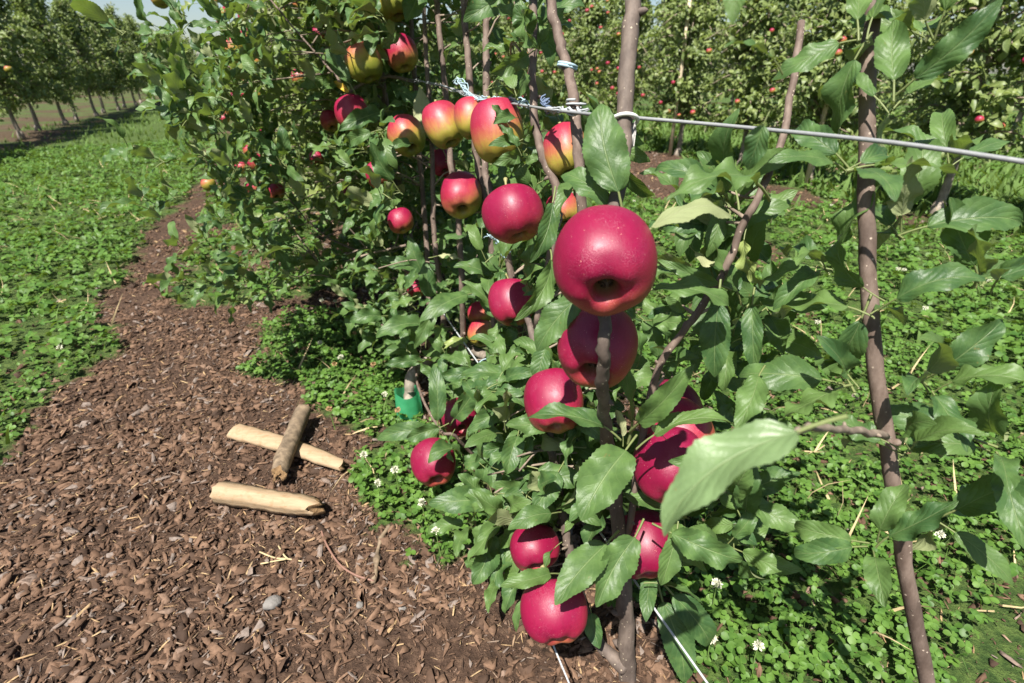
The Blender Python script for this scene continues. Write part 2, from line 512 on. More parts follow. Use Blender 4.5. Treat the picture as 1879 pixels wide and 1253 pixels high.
# ------------------------------------------------------------------ the ground
def nonuni(n, k, ext):
    t = np.linspace(-1, 1, n)
    return ext * np.sinh(k * t) / math.sinh(k)
gx = nonuni(420, 6.2, 160.0)
gy = nonuni(420, 6.2, 160.0) + 1.0
GX, GY = np.meshgrid(gx, gy, indexing='ij')
GZ = relief(GX, GY)
nn = 420
idx = np.arange(nn * nn).reshape(nn, nn)
quads = np.stack([idx[:-1, :-1], idx[1:, :-1], idx[1:, 1:], idx[:-1, 1:]], -1).reshape(-1, 4)
me = make_mesh('ground', np.stack([GX, GY, GZ], -1).reshape(-1, 3), [quads], tint=np.clip(cover(GX, GY), 0, 1).ravel())
g = link('ground', me, M['soil'])
tag(g, kind='structure')

# ------------------------------------------------------------------ scattered pieces: merge many copies of small templates
def scatter(name, templates, mats4, which, mat, tints, uv=True, smooth=True, parent=None):
    """templates: list of (V, quads, UV). mats4 (k,4,4), which (k,), tints (k,)."""
    VV, QQ, UU, TT, base = [], [], [], [], 0
    for ti, (V, Q, U) in enumerate(templates):
        sel = np.nonzero(which == ti)[0]
        if len(sel) == 0: continue
        m = mats4[sel]
        W = np.einsum('kij,nj->kni', m[:, :3, :3], V) + m[:, None, :3, 3]
        n = len(V)
        VV.append(W.reshape(-1, 3))
        QQ.append((Q[None] + (np.arange(len(sel)) * n)[:, None, None] + base).reshape(-1, 4))
        UU.append(np.tile(U, (len(sel), 1)))
        TT.append(np.repeat(tints[sel], n))
        base += n * len(sel)
    me = make_mesh(name, np.concatenate(VV), [np.concatenate(QQ)], uv=np.concatenate(UU) if uv else None, tint=np.concatenate(TT), smooth=smooth)
    return link(name, me, mat, parent)
def frames(pos, ang, tilt_x, tilt_y, sx, sy, sz):
    k = len(pos)
    ca, sa = np.cos(ang), np.sin(ang)
    Z = np.zeros(k); O = np.ones(k)
    Rz = np.stack([ca, -sa, Z, sa, ca, Z, Z, Z, O], -1).reshape(k, 3, 3)
    cx, sx_ = np.cos(tilt_x), np.sin(tilt_x)
    Rx = np.stack([O, Z, Z, Z, cx, -sx_, Z, sx_, cx], -1).reshape(k, 3, 3)
    cy, sy_ = np.cos(tilt_y), np.sin(tilt_y)
    Ry = np.stack([cy, Z, sy_, Z, O, Z, -sy_, Z, cy], -1).reshape(k, 3, 3)
    A = Rz @ Rx @ Ry
    A = A * np.stack([sx, sy, sz], -1)[:, None, :]
    m = np.zeros((k, 4, 4)); m[:, :3, :3] = A; m[:, :3, 3] = pos; m[:, 3, 3] = 1
    return m

# wood chips
def chip_template(seed):
    r = np.random.default_rng(seed)
    n = int(r.integers(4, 6))
    ang = np.sort((np.arange(n) + r.uniform(-.38, .38, n)) * 6.2832 / n)
    rad = r.uniform(.34, 1.05, n)
    P = np.stack([np.cos(ang) * rad, np.sin(ang) * rad], -1) * .62
    top = P * r.uniform(.72, .98, (n, 1)) + r.uniform(-.06, .06, (n, 2))
    V = np.concatenate([np.concatenate([P, -0.5 + r.uniform(-.2, .2, (n, 1))], 1), np.concatenate([top, .5 + r.uniform(-.45, .45, (n, 1))], 1), [[0.05, 0.02, -.5], [r.uniform(-.15, .15), r.uniform(-.1, .1), .5 + r.uniform(-.3, .4)]]])
    Q = [(i, (i + 1) % n, (i + 1) % n + n, i + n) for i in range(n)]
    for i in range(0, n, 2):
        Q.append((2 * n + 1, n + i, n + (i + 1) % n, n + (i + 2) % n if i + 2 <= n else n + (i + 1) % n))
    Q = [q for q in Q if len(set(q)) == 4]
    if n % 2: Q.append((2 * n + 1, n + n - 1, n, n + 1))
    return V, np.array(Q), np.zeros((len(V), 2))
chips_t = [chip_template(i) for i in range(24)]
def ground_points(n, x0, x1, y0, y1):
    x, y = rng.uniform(x0, x1, n), rng.uniform(y0, y1, n)
    return x, y
x, y = ground_points(380000, -1.9, 1.25, 0.36, 3.2)
c = cover(x, y)
far = np.clip((np.hypot(x, y) - 0.9) / 2.0, 0, 0.8)
keep = (rng.random(len(x)) < np.where(c > 0.5, 0.10, 0.30 + 0.9 * vnoise(x * 6, y * 6 + 17)) * (1 - far))
x, y = x[keep], y[keep]
k = len(x)
size = 0.0031 + 0.034 * rng.random(k) ** 4.6 + 0.0025 * np.hypot(x, y) * rng.random(k)
asp = rng.uniform(0.16, 0.72, k)
kind = rng.random(k)
tints = np.clip(rng.normal(0.42, 0.25, k), 0, 0.87)
sliver = kind > 0.80
size = np.where(sliver, 0.006 + 0.032 * rng.random(k) ** 3.0, size)
asp = np.where(sliver, rng.uniform(0.05, 0.15, k), asp)
tints = np.where(sliver & (rng.random(k) > 0.5), rng.uniform(0.89, 1.0, k), tints)
tints = np.where((kind > 0.84) & (kind < 0.88), 0.87, tints)
th = np.where(sliver, size * 0.07, size * rng.uniform(0.06, 0.20, k))
pos = np.stack([x, y, relief(x, y) + th * 0.35 + 0.001 + 0.004 * rng.random(k)], -1)
m4 = frames(pos, rng.uniform(0, 6.28, k), rng.normal(0, 0.5, k), rng.normal(0, 0.42, k), size, size * asp, th)
o = scatter('wood_chips', chips_t, m4, rng.integers(0, 24, k), M['chip'], tints, uv=False, smooth=False)
tag(o, 'brown bark and wood chip mulch spread under the apple row', 'mulch', kind='stuff')

x, y = ground_points(60000, -2.6, 5.5, 2.2, 9.0)
c = cover(x, y)
keep = (c < 0.5) & (rng.random(len(x)) < 0.7)
x, y = x[keep], y[keep]; k = len(x)
size = 0.008 + 0.040 * rng.random(k) ** 3
th = size * rng.uniform(0.08, 0.3, k)
m4 = frames(np.stack([x, y, relief(x, y) + th * .4 + .002], -1), rng.uniform(0, 6.28, k), rng.normal(0, .4, k), rng.normal(0, .4, k), size, size * rng.uniform(.15, .7, k), th)
tag(scatter('wood_chips', chips_t, m4, rng.integers(0, 24, k), M['chip'], np.clip(rng.normal(.45, .28, k), 0, 1), uv=False, smooth=False), 'brown wood chips on the bare strips further away', 'mulch', kind='stuff')

# clover leaves
def leaflet(n=4, low=False):
    ts = np.linspace(0, 1, 3 if low else n + 1)
    V, U = [], []
    for t in ts:
        w = 0.5 * math.sin(math.pi * min(1, t * 0.86 + 0.06)) ** 0.8 * (0.75 + 0.35 * t)
        if t == 0: w = 0.03
        for sgn in (-1, 0, 1):
            z = 0.16 * abs(sgn) * w * 1.4 - 0.10 * t * t
            xx = t - (0.09 if (t == 1 and sgn == 0) else 0.0)
            V.append((xx, sgn * w, z)); U.append((max(t, 0.01), 0.5 + 0.5 * sgn))
    Q = [(i * 3 + j, (i + 1) * 3 + j, (i + 1) * 3 + j + 1, i * 3 + j + 1) for i in range(len(ts) - 1) for j in range(2)]
    return np.array(V), np.array(Q), np.array(U)
def trifoliate(seed, low):
    r = np.random.default_rng(seed)
    V0, Q0, U0 = leaflet(low=low)
    VV, QQ, UU, b = [], [], [], 0
    for i in range(3):
        a = i * 2.094 + r.normal(0, 0.12)
        tl = r.uniform(-0.45, 0.30)
        V = V0.copy() * r.uniform(0.85, 1.1)
        V = V @ np.array([[math.cos(tl), 0, -math.sin(tl)], [0, 1, 0], [math.sin(tl), 0, math.cos(tl)]]).T
        V = V @ np.array([[math.cos(a), -math.sin(a), 0], [math.sin(a), math.cos(a), 0], [0, 0, 1]]).T
        VV.append(V); QQ.append(Q0 + b); UU.append(U0); b += len(V)
    st = np.array([(-0.03, 0, 0), (0.03, 0, 0), (0.25, 0.1, -2.2), (0.18, 0.1, -2.2)])
    VV.append(st); QQ.append(np.array([(b, b + 1, b + 2, b + 3)])); UU.append(np.array([(0.3, 0.5)] * 4))
    return np.concatenate(VV), np.concatenate(QQ), np.concatenate(UU)
def clover_patch(name, n, box, lo, hi, s0, s1, low, label, hmax):
    x, y = ground_points(n, *box)
    d = np.hypot(x, y)
    c = cover(x, y)
    clump = 0.25 + 0.9 * vnoise(x * 14, y * 14 + 5)
    side = np.arctan2(x, np.maximum(y, 1e-3))
    ok = (d > lo) & (d < hi) & (rng.random(n) < c * c * clump * (0.45 + 0.75 * vnoise(x * 3.1 + 8, y * 3.1))) & (np.abs(side) < 0.95)
    x, y = x[ok], y[ok]; k = len(x)
    sz = rng.uniform(s0, s1, k)
    h = hmax * (0.25 + 0.75 * vnoise(x * 14, y * 14 + 5)) * rng.uniform(0.35, 1.0, k)
    pos = np.stack([x, y, relief(x, y) + h + 0.004], -1)
    m4 = frames(pos, rng.uniform(0, 6.28, k), rng.normal(0, 0.33, k), rng.normal(0, 0.33, k), sz, sz, np.maximum(sz, h / 2.2))
    m4[:, :3, 2] *= 1.0
    T = [trifoliate(i, low) for i in range(8)]
    o = scatter(name, T, m4, rng.integers(0, 8, k), M['clover'], np.clip(rng.normal(0.45, 0.27, k), 0, 1))
    tag(o, label, 'clover', kind='stuff')
    return o
clover_patch('clover', 52000, (-1.9, 2.0, 0.35, 2.6), 0.3, 2.1, 0.008, 0.0145, False, 'low green clover growing in patches over the mulch', 0.055)
clover_patch('clover', 150000, (-6.5, 7.0, 0.8, 9.0), 2.1, 8.5, 0.015, 0.030, True, 'green clover covering the alley between the orchard rows', 0.075)

# grass blades
def blade(seed):
    r = np.random.default_rng(seed)
    V, U = [], []
    lean = r.uniform(0.15, 0.8)
    for i in range(4):
        t = i / 3
        w = 0.05 * (1 - t) ** 0.7 + 0.003
        V += [(lean * t * t, -w, t * (1 - 0.35 * lean * t)), (lean * t * t, w, t * (1 - 0.35 * lean * t))]
        U += [(t + 0.01, 0.2), (t + 0.01, 0.8)]
    Q = [(2 * i, 2 * i + 1, 2 * i + 3, 2 * i + 2) for i in range(3)]
    return np.array(V), np.array(Q), np.array(U)
x, y = ground_points(90000, -8.0, 10.0, 0.5, 13.0)
c = cover(x, y); d = np.hypot(x, y)
pp = x * RN.x + y * RN.y - ROW
dens = np.where(pp > 3.2, 1.0, 0.30) * np.where(d > 1.7, 1, 0.35)
ok = (rng.random(len(x)) < c * dens * (0.2 + 1.1 * vnoise(x * 4, y * 4)))
x, y = x[ok], y[ok]; k = len(x)
sz = rng.uniform(0.05, 0.14, k) * np.where(pp[ok] > 3.2, 1.4, 0.75)
wd = sz * np.clip(0.5 + 0.35 * d[ok], 0.6, 2.2)
m4 = frames(np.stack([x, y, relief(x, y)], -1), rng.uniform(0, 6.28, k), rng.normal(0, 0.2, k), rng.normal(0, 0.2, k), sz, wd, sz)
tag(scatter('grass', [blade(i) for i in range(10)], m4, rng.integers(0, 10, k), M['grass'], rng.random(k)), 'grass growing among the clover and round the far trunks', 'grass', kind='stuff')

x, y = ground_points(9000, -4.0, 5.0, 0.5, 7.0)
c = cover(x, y)
ok = rng.random(len(x)) < c * .75 * vnoise(x * 5 + 2, y * 5)
x, y = x[ok], y[ok]; k = len(x)
sz = rng.uniform(0.05, 0.12, k)
m4 = frames(np.stack([x, y, relief(x, y) + .012], -1), rng.uniform(0, 6.28, k), rng.normal(0, .9, k), rng.normal(0, .9, k), sz, sz * .5, sz)
M['straw'] = simple('dry_straw', (.42, .33, .18), .8, 90, .35)
tag(scatter('dry_grass', [blade(i + 40) for i in range(8)], m4, rng.integers(0, 8, k), M['straw'], rng.random(k)), 'dry tan grass stalks lying in the clover', 'dry grass', kind='stuff')

# ------------------------------------------------------------------ leaves
def leaf_shape(nu, nv, W, bend, fold, wave, twist, teeth, seed, tipdrop=0.0):
    """Local leaf, length about 1 along x, upper face +z; with a petiole. Returns V, quads, UV."""
    r = random.Random(seed)
    ph, wf = r.uniform(0, 6.28), r.uniform(1.6, 2.8)
    cols = np.linspace(-1, 1, nv)
    V, U, Q = [], [], []
    x = z = 0.0
    th = 0.35 * bend
    prev = 0.0
    skew = r.uniform(-0.06, 0.06)
    for i in range(nu + 1):
        t = i / nu
        dt = t - prev; prev = t
        th -= bend * dt * (0.6 + 0.8 * t)
        if t > 0.75: th -= tipdrop * dt
        x += math.cos(th) * dt; z += math.sin(th) * dt
        tt = min(max(t, 0.0), 1.0)
        w = (tt ** 0.52) * ((1 - tt) ** 0.72) * 1.62
        w = w * (1 - 0.22 * max(0.0, tt - 0.72) / 0.28)
        if t in (0, 1): w = 0.012
        w *= W * 0.5
        if teeth and 0 < i < nu: w *= (1.035 if i % 2 else 0.975) + r.uniform(-0.012, 0.012)
        tw = twist * (t - 0.3)
        for a in cols:
            yy = a * w
            f = fold * (1 - 0.35 * t)
            zz = abs(a) ** 1.25 * w * f + wave * w * (a * a) * math.sin(wf * 6.28 * t + ph + (1.4 if a > 0 else 0)) - 0.10 * W * max(0.0, abs(a) - 0.6) * (1 - t)
            yy, zz = yy * math.cos(tw) - zz * math.sin(tw), yy * math.sin(tw) + zz * math.cos(tw)
            V.append((x - math.sin(th) * zz, yy + skew * math.sin(3.14 * t), z + math.cos(th) * zz))
            U.append((max(t, 0.002), 0.5 + 0.5 * a))
    for i in range(nu):
        for j in range(nv - 1):
            a = i * nv + j
            Q.append((a, a + nv, a + nv + 1, a + 1))
    # petiole
    b = len(V)
    pw = 0.013
    th0 = 0.35 * bend
    for i in range(4):
        t = i / 3
        px, pz = -0.30 * t * math.cos(th0), -0.30 * t * math.sin(th0) - 0.05 * t * t
        for (dy, dz) in ((-pw, 0), (0, pw), (pw, 0), (0, -pw)):
            V.append((px, dy * (1 + 0.5 * t), pz + dz * (1 + 0.5 * t))); U.append((-0.1, 0.5))
    for i in range(3):
        for j in range(4):
            a = b + i * 4
            Q.append((a + j, a + (j + 1) % 4, a + 4 + (j + 1) % 4, a + 4 + j))
    return np.array(V), np.array(Q), np.array(U)

def variants(nu, nv, teeth, n, seed):
    r = random.Random(seed)
    return [leaf_shape(nu, nv, r.uniform(0.46, 0.64), r.uniform(0.0, 1.8), r.uniform(0.08, 0.8), r.uniform(0.12, 0.6), r.uniform(-0.9, 0.9), teeth, seed * 50 + i, r.uniform(0, 0.8)) for i in range(n)]
HI = variants(30, 7, True, 16, 1)
MID = variants(9, 5, False, 16, 2)
LOW = variants(4, 3, False, 14, 3)
LOW = [(V[:15], Q[:8], U[:15]) for V, Q, U in LOW]       # no petiole far away

class Leaves:
    def __init__(self): self.m, self.t = [], []
    def add(self, base, d, nrm, length, tint=None, wscale=1.0):
        d = d.normalized()
        n = nrm - d * nrm.dot(d)
        if n.length < 1e-4: n = d.orthogonal()
        n.normalize()
        yv = n.cross(d)
        L = length
        self.m.append([[d.x * L, yv.x * L * wscale, n.x * L, base.x], [d.y * L, yv.y * L * wscale, n.y * L, base.y], [d.z * L, yv.z * L * wscale, n.z * L, base.z], [0, 0, 0, 1]])
        self.t.append(random.random() if tint is None else tint)
    def build(self, name, T, mat, parent):
        k = len(self.m)
        return scatter(name, T, np.array(self.m), rng.integers(0, len(T), k), mat, np.array(self.t), parent=parent)

def rvec(s=1.0):
    return Vector((random.gauss(0, s), random.gauss(0, s), random.gauss(0, s)))
UP = Vector((0, 0, 1))
KEEP = []       # (u, v, radius, depth): things that random leaves must not cover
LIT = []        # sunlit apples: random leaves stay out of their sunlight
def hidden(base, d, L):
    for f in (0.3, 0.8):
        w = base + d * (L * f)
        for (c, r) in LIT:
            k = w - c; t = k.dot(SUN)
            if 0 < t < 0.32 and (k - SUN * t).length < r * .95: return True
    for f in (0.0, 0.5, 1.0):
        q = pix(base + d * (L * f))
        if q is None: return True
        for (u, v, r, z) in KEEP:
            if q[2] < z and (q[0] - u) ** 2 + (q[1] - v) ** 2 < r * r: return True
    return False
def rosette(lv, c, axis, n, l0, l1, check=False):
    """A spur: n leaves radiating from c round axis."""
    axis = axis.normalized()
    a = axis.orthogonal().normalized(); b = axis.cross(a)
    ph = random.uniform(0, 6.28)
    for i in range(n):
        f = ph + i * 2.4 + random.uniform(-0.3, 0.3)
        e = random.uniform(0.05, 0.95)
        d = (a * math.cos(f) + b * math.sin(f)) * math.cos(e) + axis * math.sin(e)
        d = (d + rvec(0.15) - UP * random.uniform(-0.15, 0.35)).normalized()
        L = random.uniform(l0, l1)
        base = c + d * (0.28 * L)
        if check and hidden(base, d, L): continue
        lv.add(base, d, UP * 0.4 + SUN * 0.75 - RN * 0.35 + axis * 0.2 + rvec(0.45), L)

# ------------------------------------------------------------------ apples
def apple_mesh(seed, tall=1.0, square=0.0):
    r = random.Random(seed)
    prof = [(0.0, 0.50), (0.08, 0.535), (0.17, 0.62), (0.28, 0.735), (0.42, 0.80), (0.60, 0.79), (0.77, 0.69), (0.90, 0.50), (0.98, 0.24), (1.0, -0.02), (0.975, -0.28),
            (0.91, -0.51), (0.81, -0.70), (0.67, -0.84), (0.52, -0.925), (0.39, -0.935), (0.295, -0.885), (0.23, -0.77), (0.18, -0.62), (0.1, -0.53), (0.0, -0.525)]
    P = [Vector((a, 0, b)) for a, b in prof]
    path = smooth_path(P, 3)
    rings = path[1:-1]
    ns = 56
    ph, ph2 = r.uniform(0, 6.28), r.uniform(0, 6.28)
    V = []
    for q in rings:
        low = max(0.0, -q.z) ** 1.5
        for j in range(ns):
            f = 2 * math.pi * j / ns
            lob = math.cos(5 * f + ph)
            k = 1 + 0.018 * math.cos(2 * f + ph2) + (0.010 + 0.018 * low) * lob * (q.x > 0.25) + square * 0.03 * math.cos(3 * f + ph2)
            zz = q.z * tall
            if q.z < -0.5: zz -= 0.026 * lob * max(0.0, 1 - abs(q.x - 0.5) / 0.42)
            if q.z > 0.5: zz += 0.035 * math.cos(2 * f + ph2) * max(0.0, 1 - abs(q.x - 0.5) / 0.45)
            V.append((q.x * k * math.cos(f), q.x * k * math.sin(f), zz + 0.05 * q.x * math.cos(f + ph)))
    nr = len(rings)
    V.append((0, 0, path[0].z * tall)); V.append((0, 0, path[-1].z * tall))
    Q = [(i * ns + j, (i + 1) * ns + j, (i + 1) * ns + (j + 1) % ns, i * ns + (j + 1) % ns) for i in range(nr - 1) for j in range(ns)]
    T = [(nr * ns, j, (j + 1) % ns) for j in range(ns)] + [(nr * ns + 1, (nr - 1) * ns + (j + 1) % ns, (nr - 1) * ns + j) for j in range(ns)]
    me = make_mesh('apple', V, [Q, T])
    me.materials.append(M['apple'])
    return me
APPLES = [apple_mesh(1, 1.02), apple_mesh(2, 1.05, 0.8), apple_mesh(3, 1.0), apple_mesh(4, 1.06, 0.5), apple_mesh(5, 1.22, 0.4), apple_mesh(6, 0.90, 0.7)]
mb = MB(); mb.tube(smooth_path([(0, 0, 0.48), (0.02, 0.01, 0.8), (0.07, 0.0, 1.08), (0.15, 0.03, 1.3)], 4), [0.045] * 4 + [0.04] * 6 + [0.055, 0.07, 0.075], 7)
_o = mb.build('stem', M['stem']); STEM = _o.data; bpy.data.objects.remove(_o)
mb = MB()
for i in range(5):
    f = i * 1.2566
    e = Vector((math.cos(f), math.sin(f), 0)); s_ = Vector((-math.sin(f), math.cos(f), 0)) * 0.05
    p0, p1, p2 = e * 0.10 + UP * -0.53, e * 0.14 + UP * -0.64, e * 0.03 + UP * -0.74
    mb.add([tuple(p0 - s_), tuple(p0 + s_), tuple(p1 + s_ * 0.9), tuple(p1 - s_ * 0.9), tuple(p2 + s_ * 0.15), tuple(p2 - s_ * 0.15)], [(0, 1, 2, 3), (3, 2, 4, 5)])
_o = mb.build('calyx', M['calyx']); CALYX = _o.data; bpy.data.objects.remove(_o)
mb = MB()
mb.tube([(0, 0, -0.66), (0, 0, -0.72)], [0.1, 0.08], 8)

def low_apple():
    V, Q, T = [], [], []
    pr = [(0.25, 0.74), (0.62, 0.78), (0.93, 0.42), (1, 0), (0.9, -0.5), (0.55, -0.86), (0.2, -0.76)]
    for a, b in pr:
        for j in range(14): V.append((a * math.cos(j * 0.4488), a * math.sin(j * 0.4488), b))
    V += [(0, 0, 0.55), (0, 0, -0.7)]
    for i in range(6):
        for j in range(14): Q.append((i * 14 + j, (i + 1) * 14 + j, (i + 1) * 14 + (j + 1) % 14, i * 14 + (j + 1) % 14))
    for j in range(14):
        T += [(98, j, (j + 1) % 14), (99, 84 + (j + 1) % 14, 84 + j)]
    me = make_mesh('apple', V, [Q, T]); me.materials.append(M['apple'])
    return me
LOWAPPLE = low_apple()

def place_apple(c, diam, axis, blush_dir, blush, ripe, label, group, mesh, parts=True, spin=0.0):
    o = bpy.data.objects.new('apple', mesh)
    col.objects.link(o)
    q = axis.to_track_quat('Z', 'Y') @ Matrix.Rotation(spin, 4, 'Z').to_quaternion()
    o.rotation_mode = 'QUATERNION'
    o.rotation_quaternion = q
    o.location = c
    s = diam / 2
    o.scale = (s, s, s)
    o['blush_dir'] = list(q.inverted() @ blush_dir)
    o['blush'] = float(blush)
    o['ripe'] = float(ripe)
    tag(o, label, 'apple', group)
    if parts:
        for nm, dat in (('stem', STEM), ('calyx', CALYX)):
            ch = bpy.data.objects.new(nm, dat); col.objects.link(ch); ch.parent = o
    return o

GA = 'ripe apples on the near tree row'
# u, v, width in pixels, depth, calyx offset (x right, y down; fraction of radius; None = hidden), blush, ripeness, mesh, label
NEAR_APPLES = [
    (1109, 477, 192, 0.457, (0.06, 0.62), 0.86, 0.55, 2, 'largest crimson apple, hanging in front with its open calyx end showing'),
    (1096, 632, 146, 0.565, (-0.15, 0.72), 0.66, 0.8, 0, 'shaded dark red apple right below the largest one, behind the thin leader'),
    (942, 391, 114, 0.775, (0.28, 0.86), 0.80, 0.5, 5, 'squarish crimson apple with pale dots, left of the largest apple'),
    (846, 357, 78, 1.14, (0.05, 0.70), 0.58, 0.1, 3, 'pink apple with a yellow calyx end, left of the squarish crimson apple'),
    (939, 552, 84, 0.97, (0.1, 0.90), 0.78, 0.45, 3, 'red apple half covered by one hanging leaf, below the squarish crimson apple'),
    (1016, 733, 110, 0.79, (0.1, 0.93), 0.70, 0.5, 3, 'red apple with a dark leaf lying across its middle'),
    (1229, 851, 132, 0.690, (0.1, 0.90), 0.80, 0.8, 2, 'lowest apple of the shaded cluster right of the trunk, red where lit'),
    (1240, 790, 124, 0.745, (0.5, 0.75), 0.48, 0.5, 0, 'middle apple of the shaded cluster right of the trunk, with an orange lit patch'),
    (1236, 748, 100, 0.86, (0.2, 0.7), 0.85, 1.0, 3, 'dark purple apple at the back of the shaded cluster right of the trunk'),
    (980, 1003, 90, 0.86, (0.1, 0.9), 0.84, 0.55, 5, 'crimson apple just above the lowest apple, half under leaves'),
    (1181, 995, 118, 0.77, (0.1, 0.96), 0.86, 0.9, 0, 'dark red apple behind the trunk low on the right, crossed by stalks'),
    (1017, 1118, 121, 0.70, (0.15, 0.97), 0.82, 0.45, 5, 'lowest pinkish red apple, hanging over the mulch'),
    (795, 846, 82, 1.08, (0.2, 0.85), 0.76, 0.7, 0, 'red apple over the clover with a curled leaf on its face'),
    (842, 765, 66, 1.20, (0.2, 0.7), 0.85, 0.8, 2, 'dark pink apple mostly hidden by leaves near the green trunk guard'),
    (880, 574, 44, 1.45, (0.1, 0.8), 0.42, 0.0, 0, 'small orange red apple on top of another, next to the slanting wire'),
    (882, 610, 48, 1.43, (0.1, 0.8), 0.24, 0.0, 3, 'small orange apple with a shaded side, next to the slanting wire'),
    (813, 227, 72, 1.05, (0.35, 0.80), 0.40, 0.0, 4, 'pink and yellow tall apple, left neighbour of the pale orange one under the top wire'),
    (864, 216, 62, 0.99, (0.2, 0.85), 0.30, 0.0, 4, 'pale orange apple between two bigger ones under the top wire'),
    (913, 238, 96, 0.88, (0.15, 0.92), 0.46, 0.0, 4, 'big peach and pink apple under the top wire with leaves over its right half'),
    (1037, 275, 82, 0.80, (0.2, 0.85), 0.34, 0.0, 4, 'yellow and red apple behind the large upright leaf'),
    (746, 248, 68, 1.28, (0.3, 0.72), 0.34, 0.0, 2, 'orange apple with a green underside, leftmost under the top wire'),
    (645, 205, 60, 1.42, (0.2, 0.85), 0.74, 0.0, 2, 'pink apple with a long leaf across its lower half, left of the bare dark twig'),
    (668, 114, 65, 1.38, (0.25, 0.85), 0.16, 0.0, 3, 'yellow green apple with an orange cheek, high on the left'),
    (736, 97, 60, 1.42, (0.2, 0.85), 0.62, 0.1, 0, 'pink red apple beside the yellow green one, partly behind leaves'),
    (694, 319, 46, 1.42, (0.2, 0.85), 0.76, 0.0, 3, 'small pink apple below the orange one, left half visible'),
    (735, 404, 46, 1.42, (0.2, 0.85), 0.74, 0.2, 2, 'small crimson apple split by a hanging leaf, under the small pink apple'),
    (1033, 383, 64, 1.0, (0.2, 0.85), 0.42, 0.0, 2, 'pale pink orange apple peeping out between the squarish and the largest apple'),
    (722, 0, 64, 1.4, (0.2, 0.85), 0.12, 0.0, 0, 'yellow apple at the very top above the left leaves'),
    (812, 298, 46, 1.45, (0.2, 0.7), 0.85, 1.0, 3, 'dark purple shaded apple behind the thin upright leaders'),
    (762, 530, 34, 1.6, (0.2, 0.7), 0.66, 0.0, 3, 'sliver of a small orange red apple deep among the left leaves'),
    (606, 222, 36, 1.7, (0.2, 0.7), 0.66, 0.0, 0, 'small pink apple hanging just left of the pink one with the long leaf'),
    (580, 290, 28, 2.1, (0.2, 0.7), 0.70, 0.0, 3, 'tiny pink apple low in the left foliage'),
    (588, 62, 30, 2.0, (0.2, 0.7), 0.70, 0.2, 2, 'tiny red apple in shade left of the bare dark twig'),
    (550, 142, 30, 2.1, (0.2, 0.7), 0.50, 0.0, 2, 'tiny peach apple near the dark twig at mid height'),
    (505, 350, 32, 1.9, (0.2, 0.7), 0.66, 0.1, 2, 'small red apple at the left end of the foliage over the mulch'),
    (640, 356, 28, 1.9, (0.2, 0.7), 0.55, 0.0, 3, 'tiny orange red apple behind drooping leaves on the left'),
    (535, 18, 28, 2.1, (0.2, 0.7), 0.35, 0.0, 3, 'tiny orange apple near the top of the left foliage'),
]
BL = camdir(-0.42, 0.72, 0.42)
for i, (u, v, w, z, cal, bl, ripe, mi, lab) in enumerate(NEAR_APPLES):
    c = at(u, v, z + 0.0)
    d = w * z / FPX
    ox, oy = cal
    oz = math.sqrt(max(0.0, 1 - min(0.99, ox * ox + oy * oy)))
    eye = (Vector((0, 0, CAM_H)) - c).normalized()
    rx = camdir(1, 0, 0); rx = (rx - eye * rx.dot(eye)).normalized()
    ax = -(rx * ox - eye.cross(rx) * oy + eye * oz)
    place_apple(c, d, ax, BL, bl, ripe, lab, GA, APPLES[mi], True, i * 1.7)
    KEEP.append((u, v, w * (0.47 if i < 28 else 0.35), z))
    if 'shaded' not in lab and 'behind the trunk' not in lab: LIT.append((c, d / 2))
KEEP += [(1040, 125, 20, 0.68), (1150, 100, 24, 0.6), (1160, 190, 24, 0.6), (1150, 40, 24, .6), (755, 745, 30, 1.45), (755, 700, 26, 1.45), (1108, 650, 16, 0.6), (1106, 720, 16, .65), (1150, 1130, 26, .8), (1147, 1060, 22, .8), (1128, 960, 20, .75),
         (520, 820, 60, 1.3), (600, 840, 40, 1.3), (540, 925, 60, 1.2)]

# ------------------------------------------------------------------ the near row: trees
PATHS = {}
def shoot_part(name, pts, r0, r1, parent, mat='bark', sides=10, per=6, nodes=True):
    path = smooth_path(pts, per, 0.0008)
    n = len(path)
    if isinstance(r0, list): rad = [float(np.interp(i / per, range(len(r0)), r0)) for i in range(n)]
    else: rad = [r0 + (r1 - r0) * i / (n - 1) for i in range(n)]
    PATHS.setdefault(parent.name, []).extend(path)
    if nodes:
        for i in range(2, n - 1, random.choice((3, 4, 5))): rad[i] *= random.uniform(1.03, 1.13)
    m = MB(); m.tube(path, rad, sides, 0.03)
    if nodes:
        for _ in range(max(2, n // 6)):
            i = random.randrange(1, n - 1)
            dv = rvec().normalized()
            m.tube([path[i], path[i] + dv * (rad[i] * 1.5), path[i] + dv * (rad[i] * 1.9)], [rad[i] * 0.6, rad[i] * 0.42, rad[i] * 0.1], 6)
    return m.build(name, M[mat], parent)

def pts(*a):
    return [at(u, v, z) for u, v, z in a]

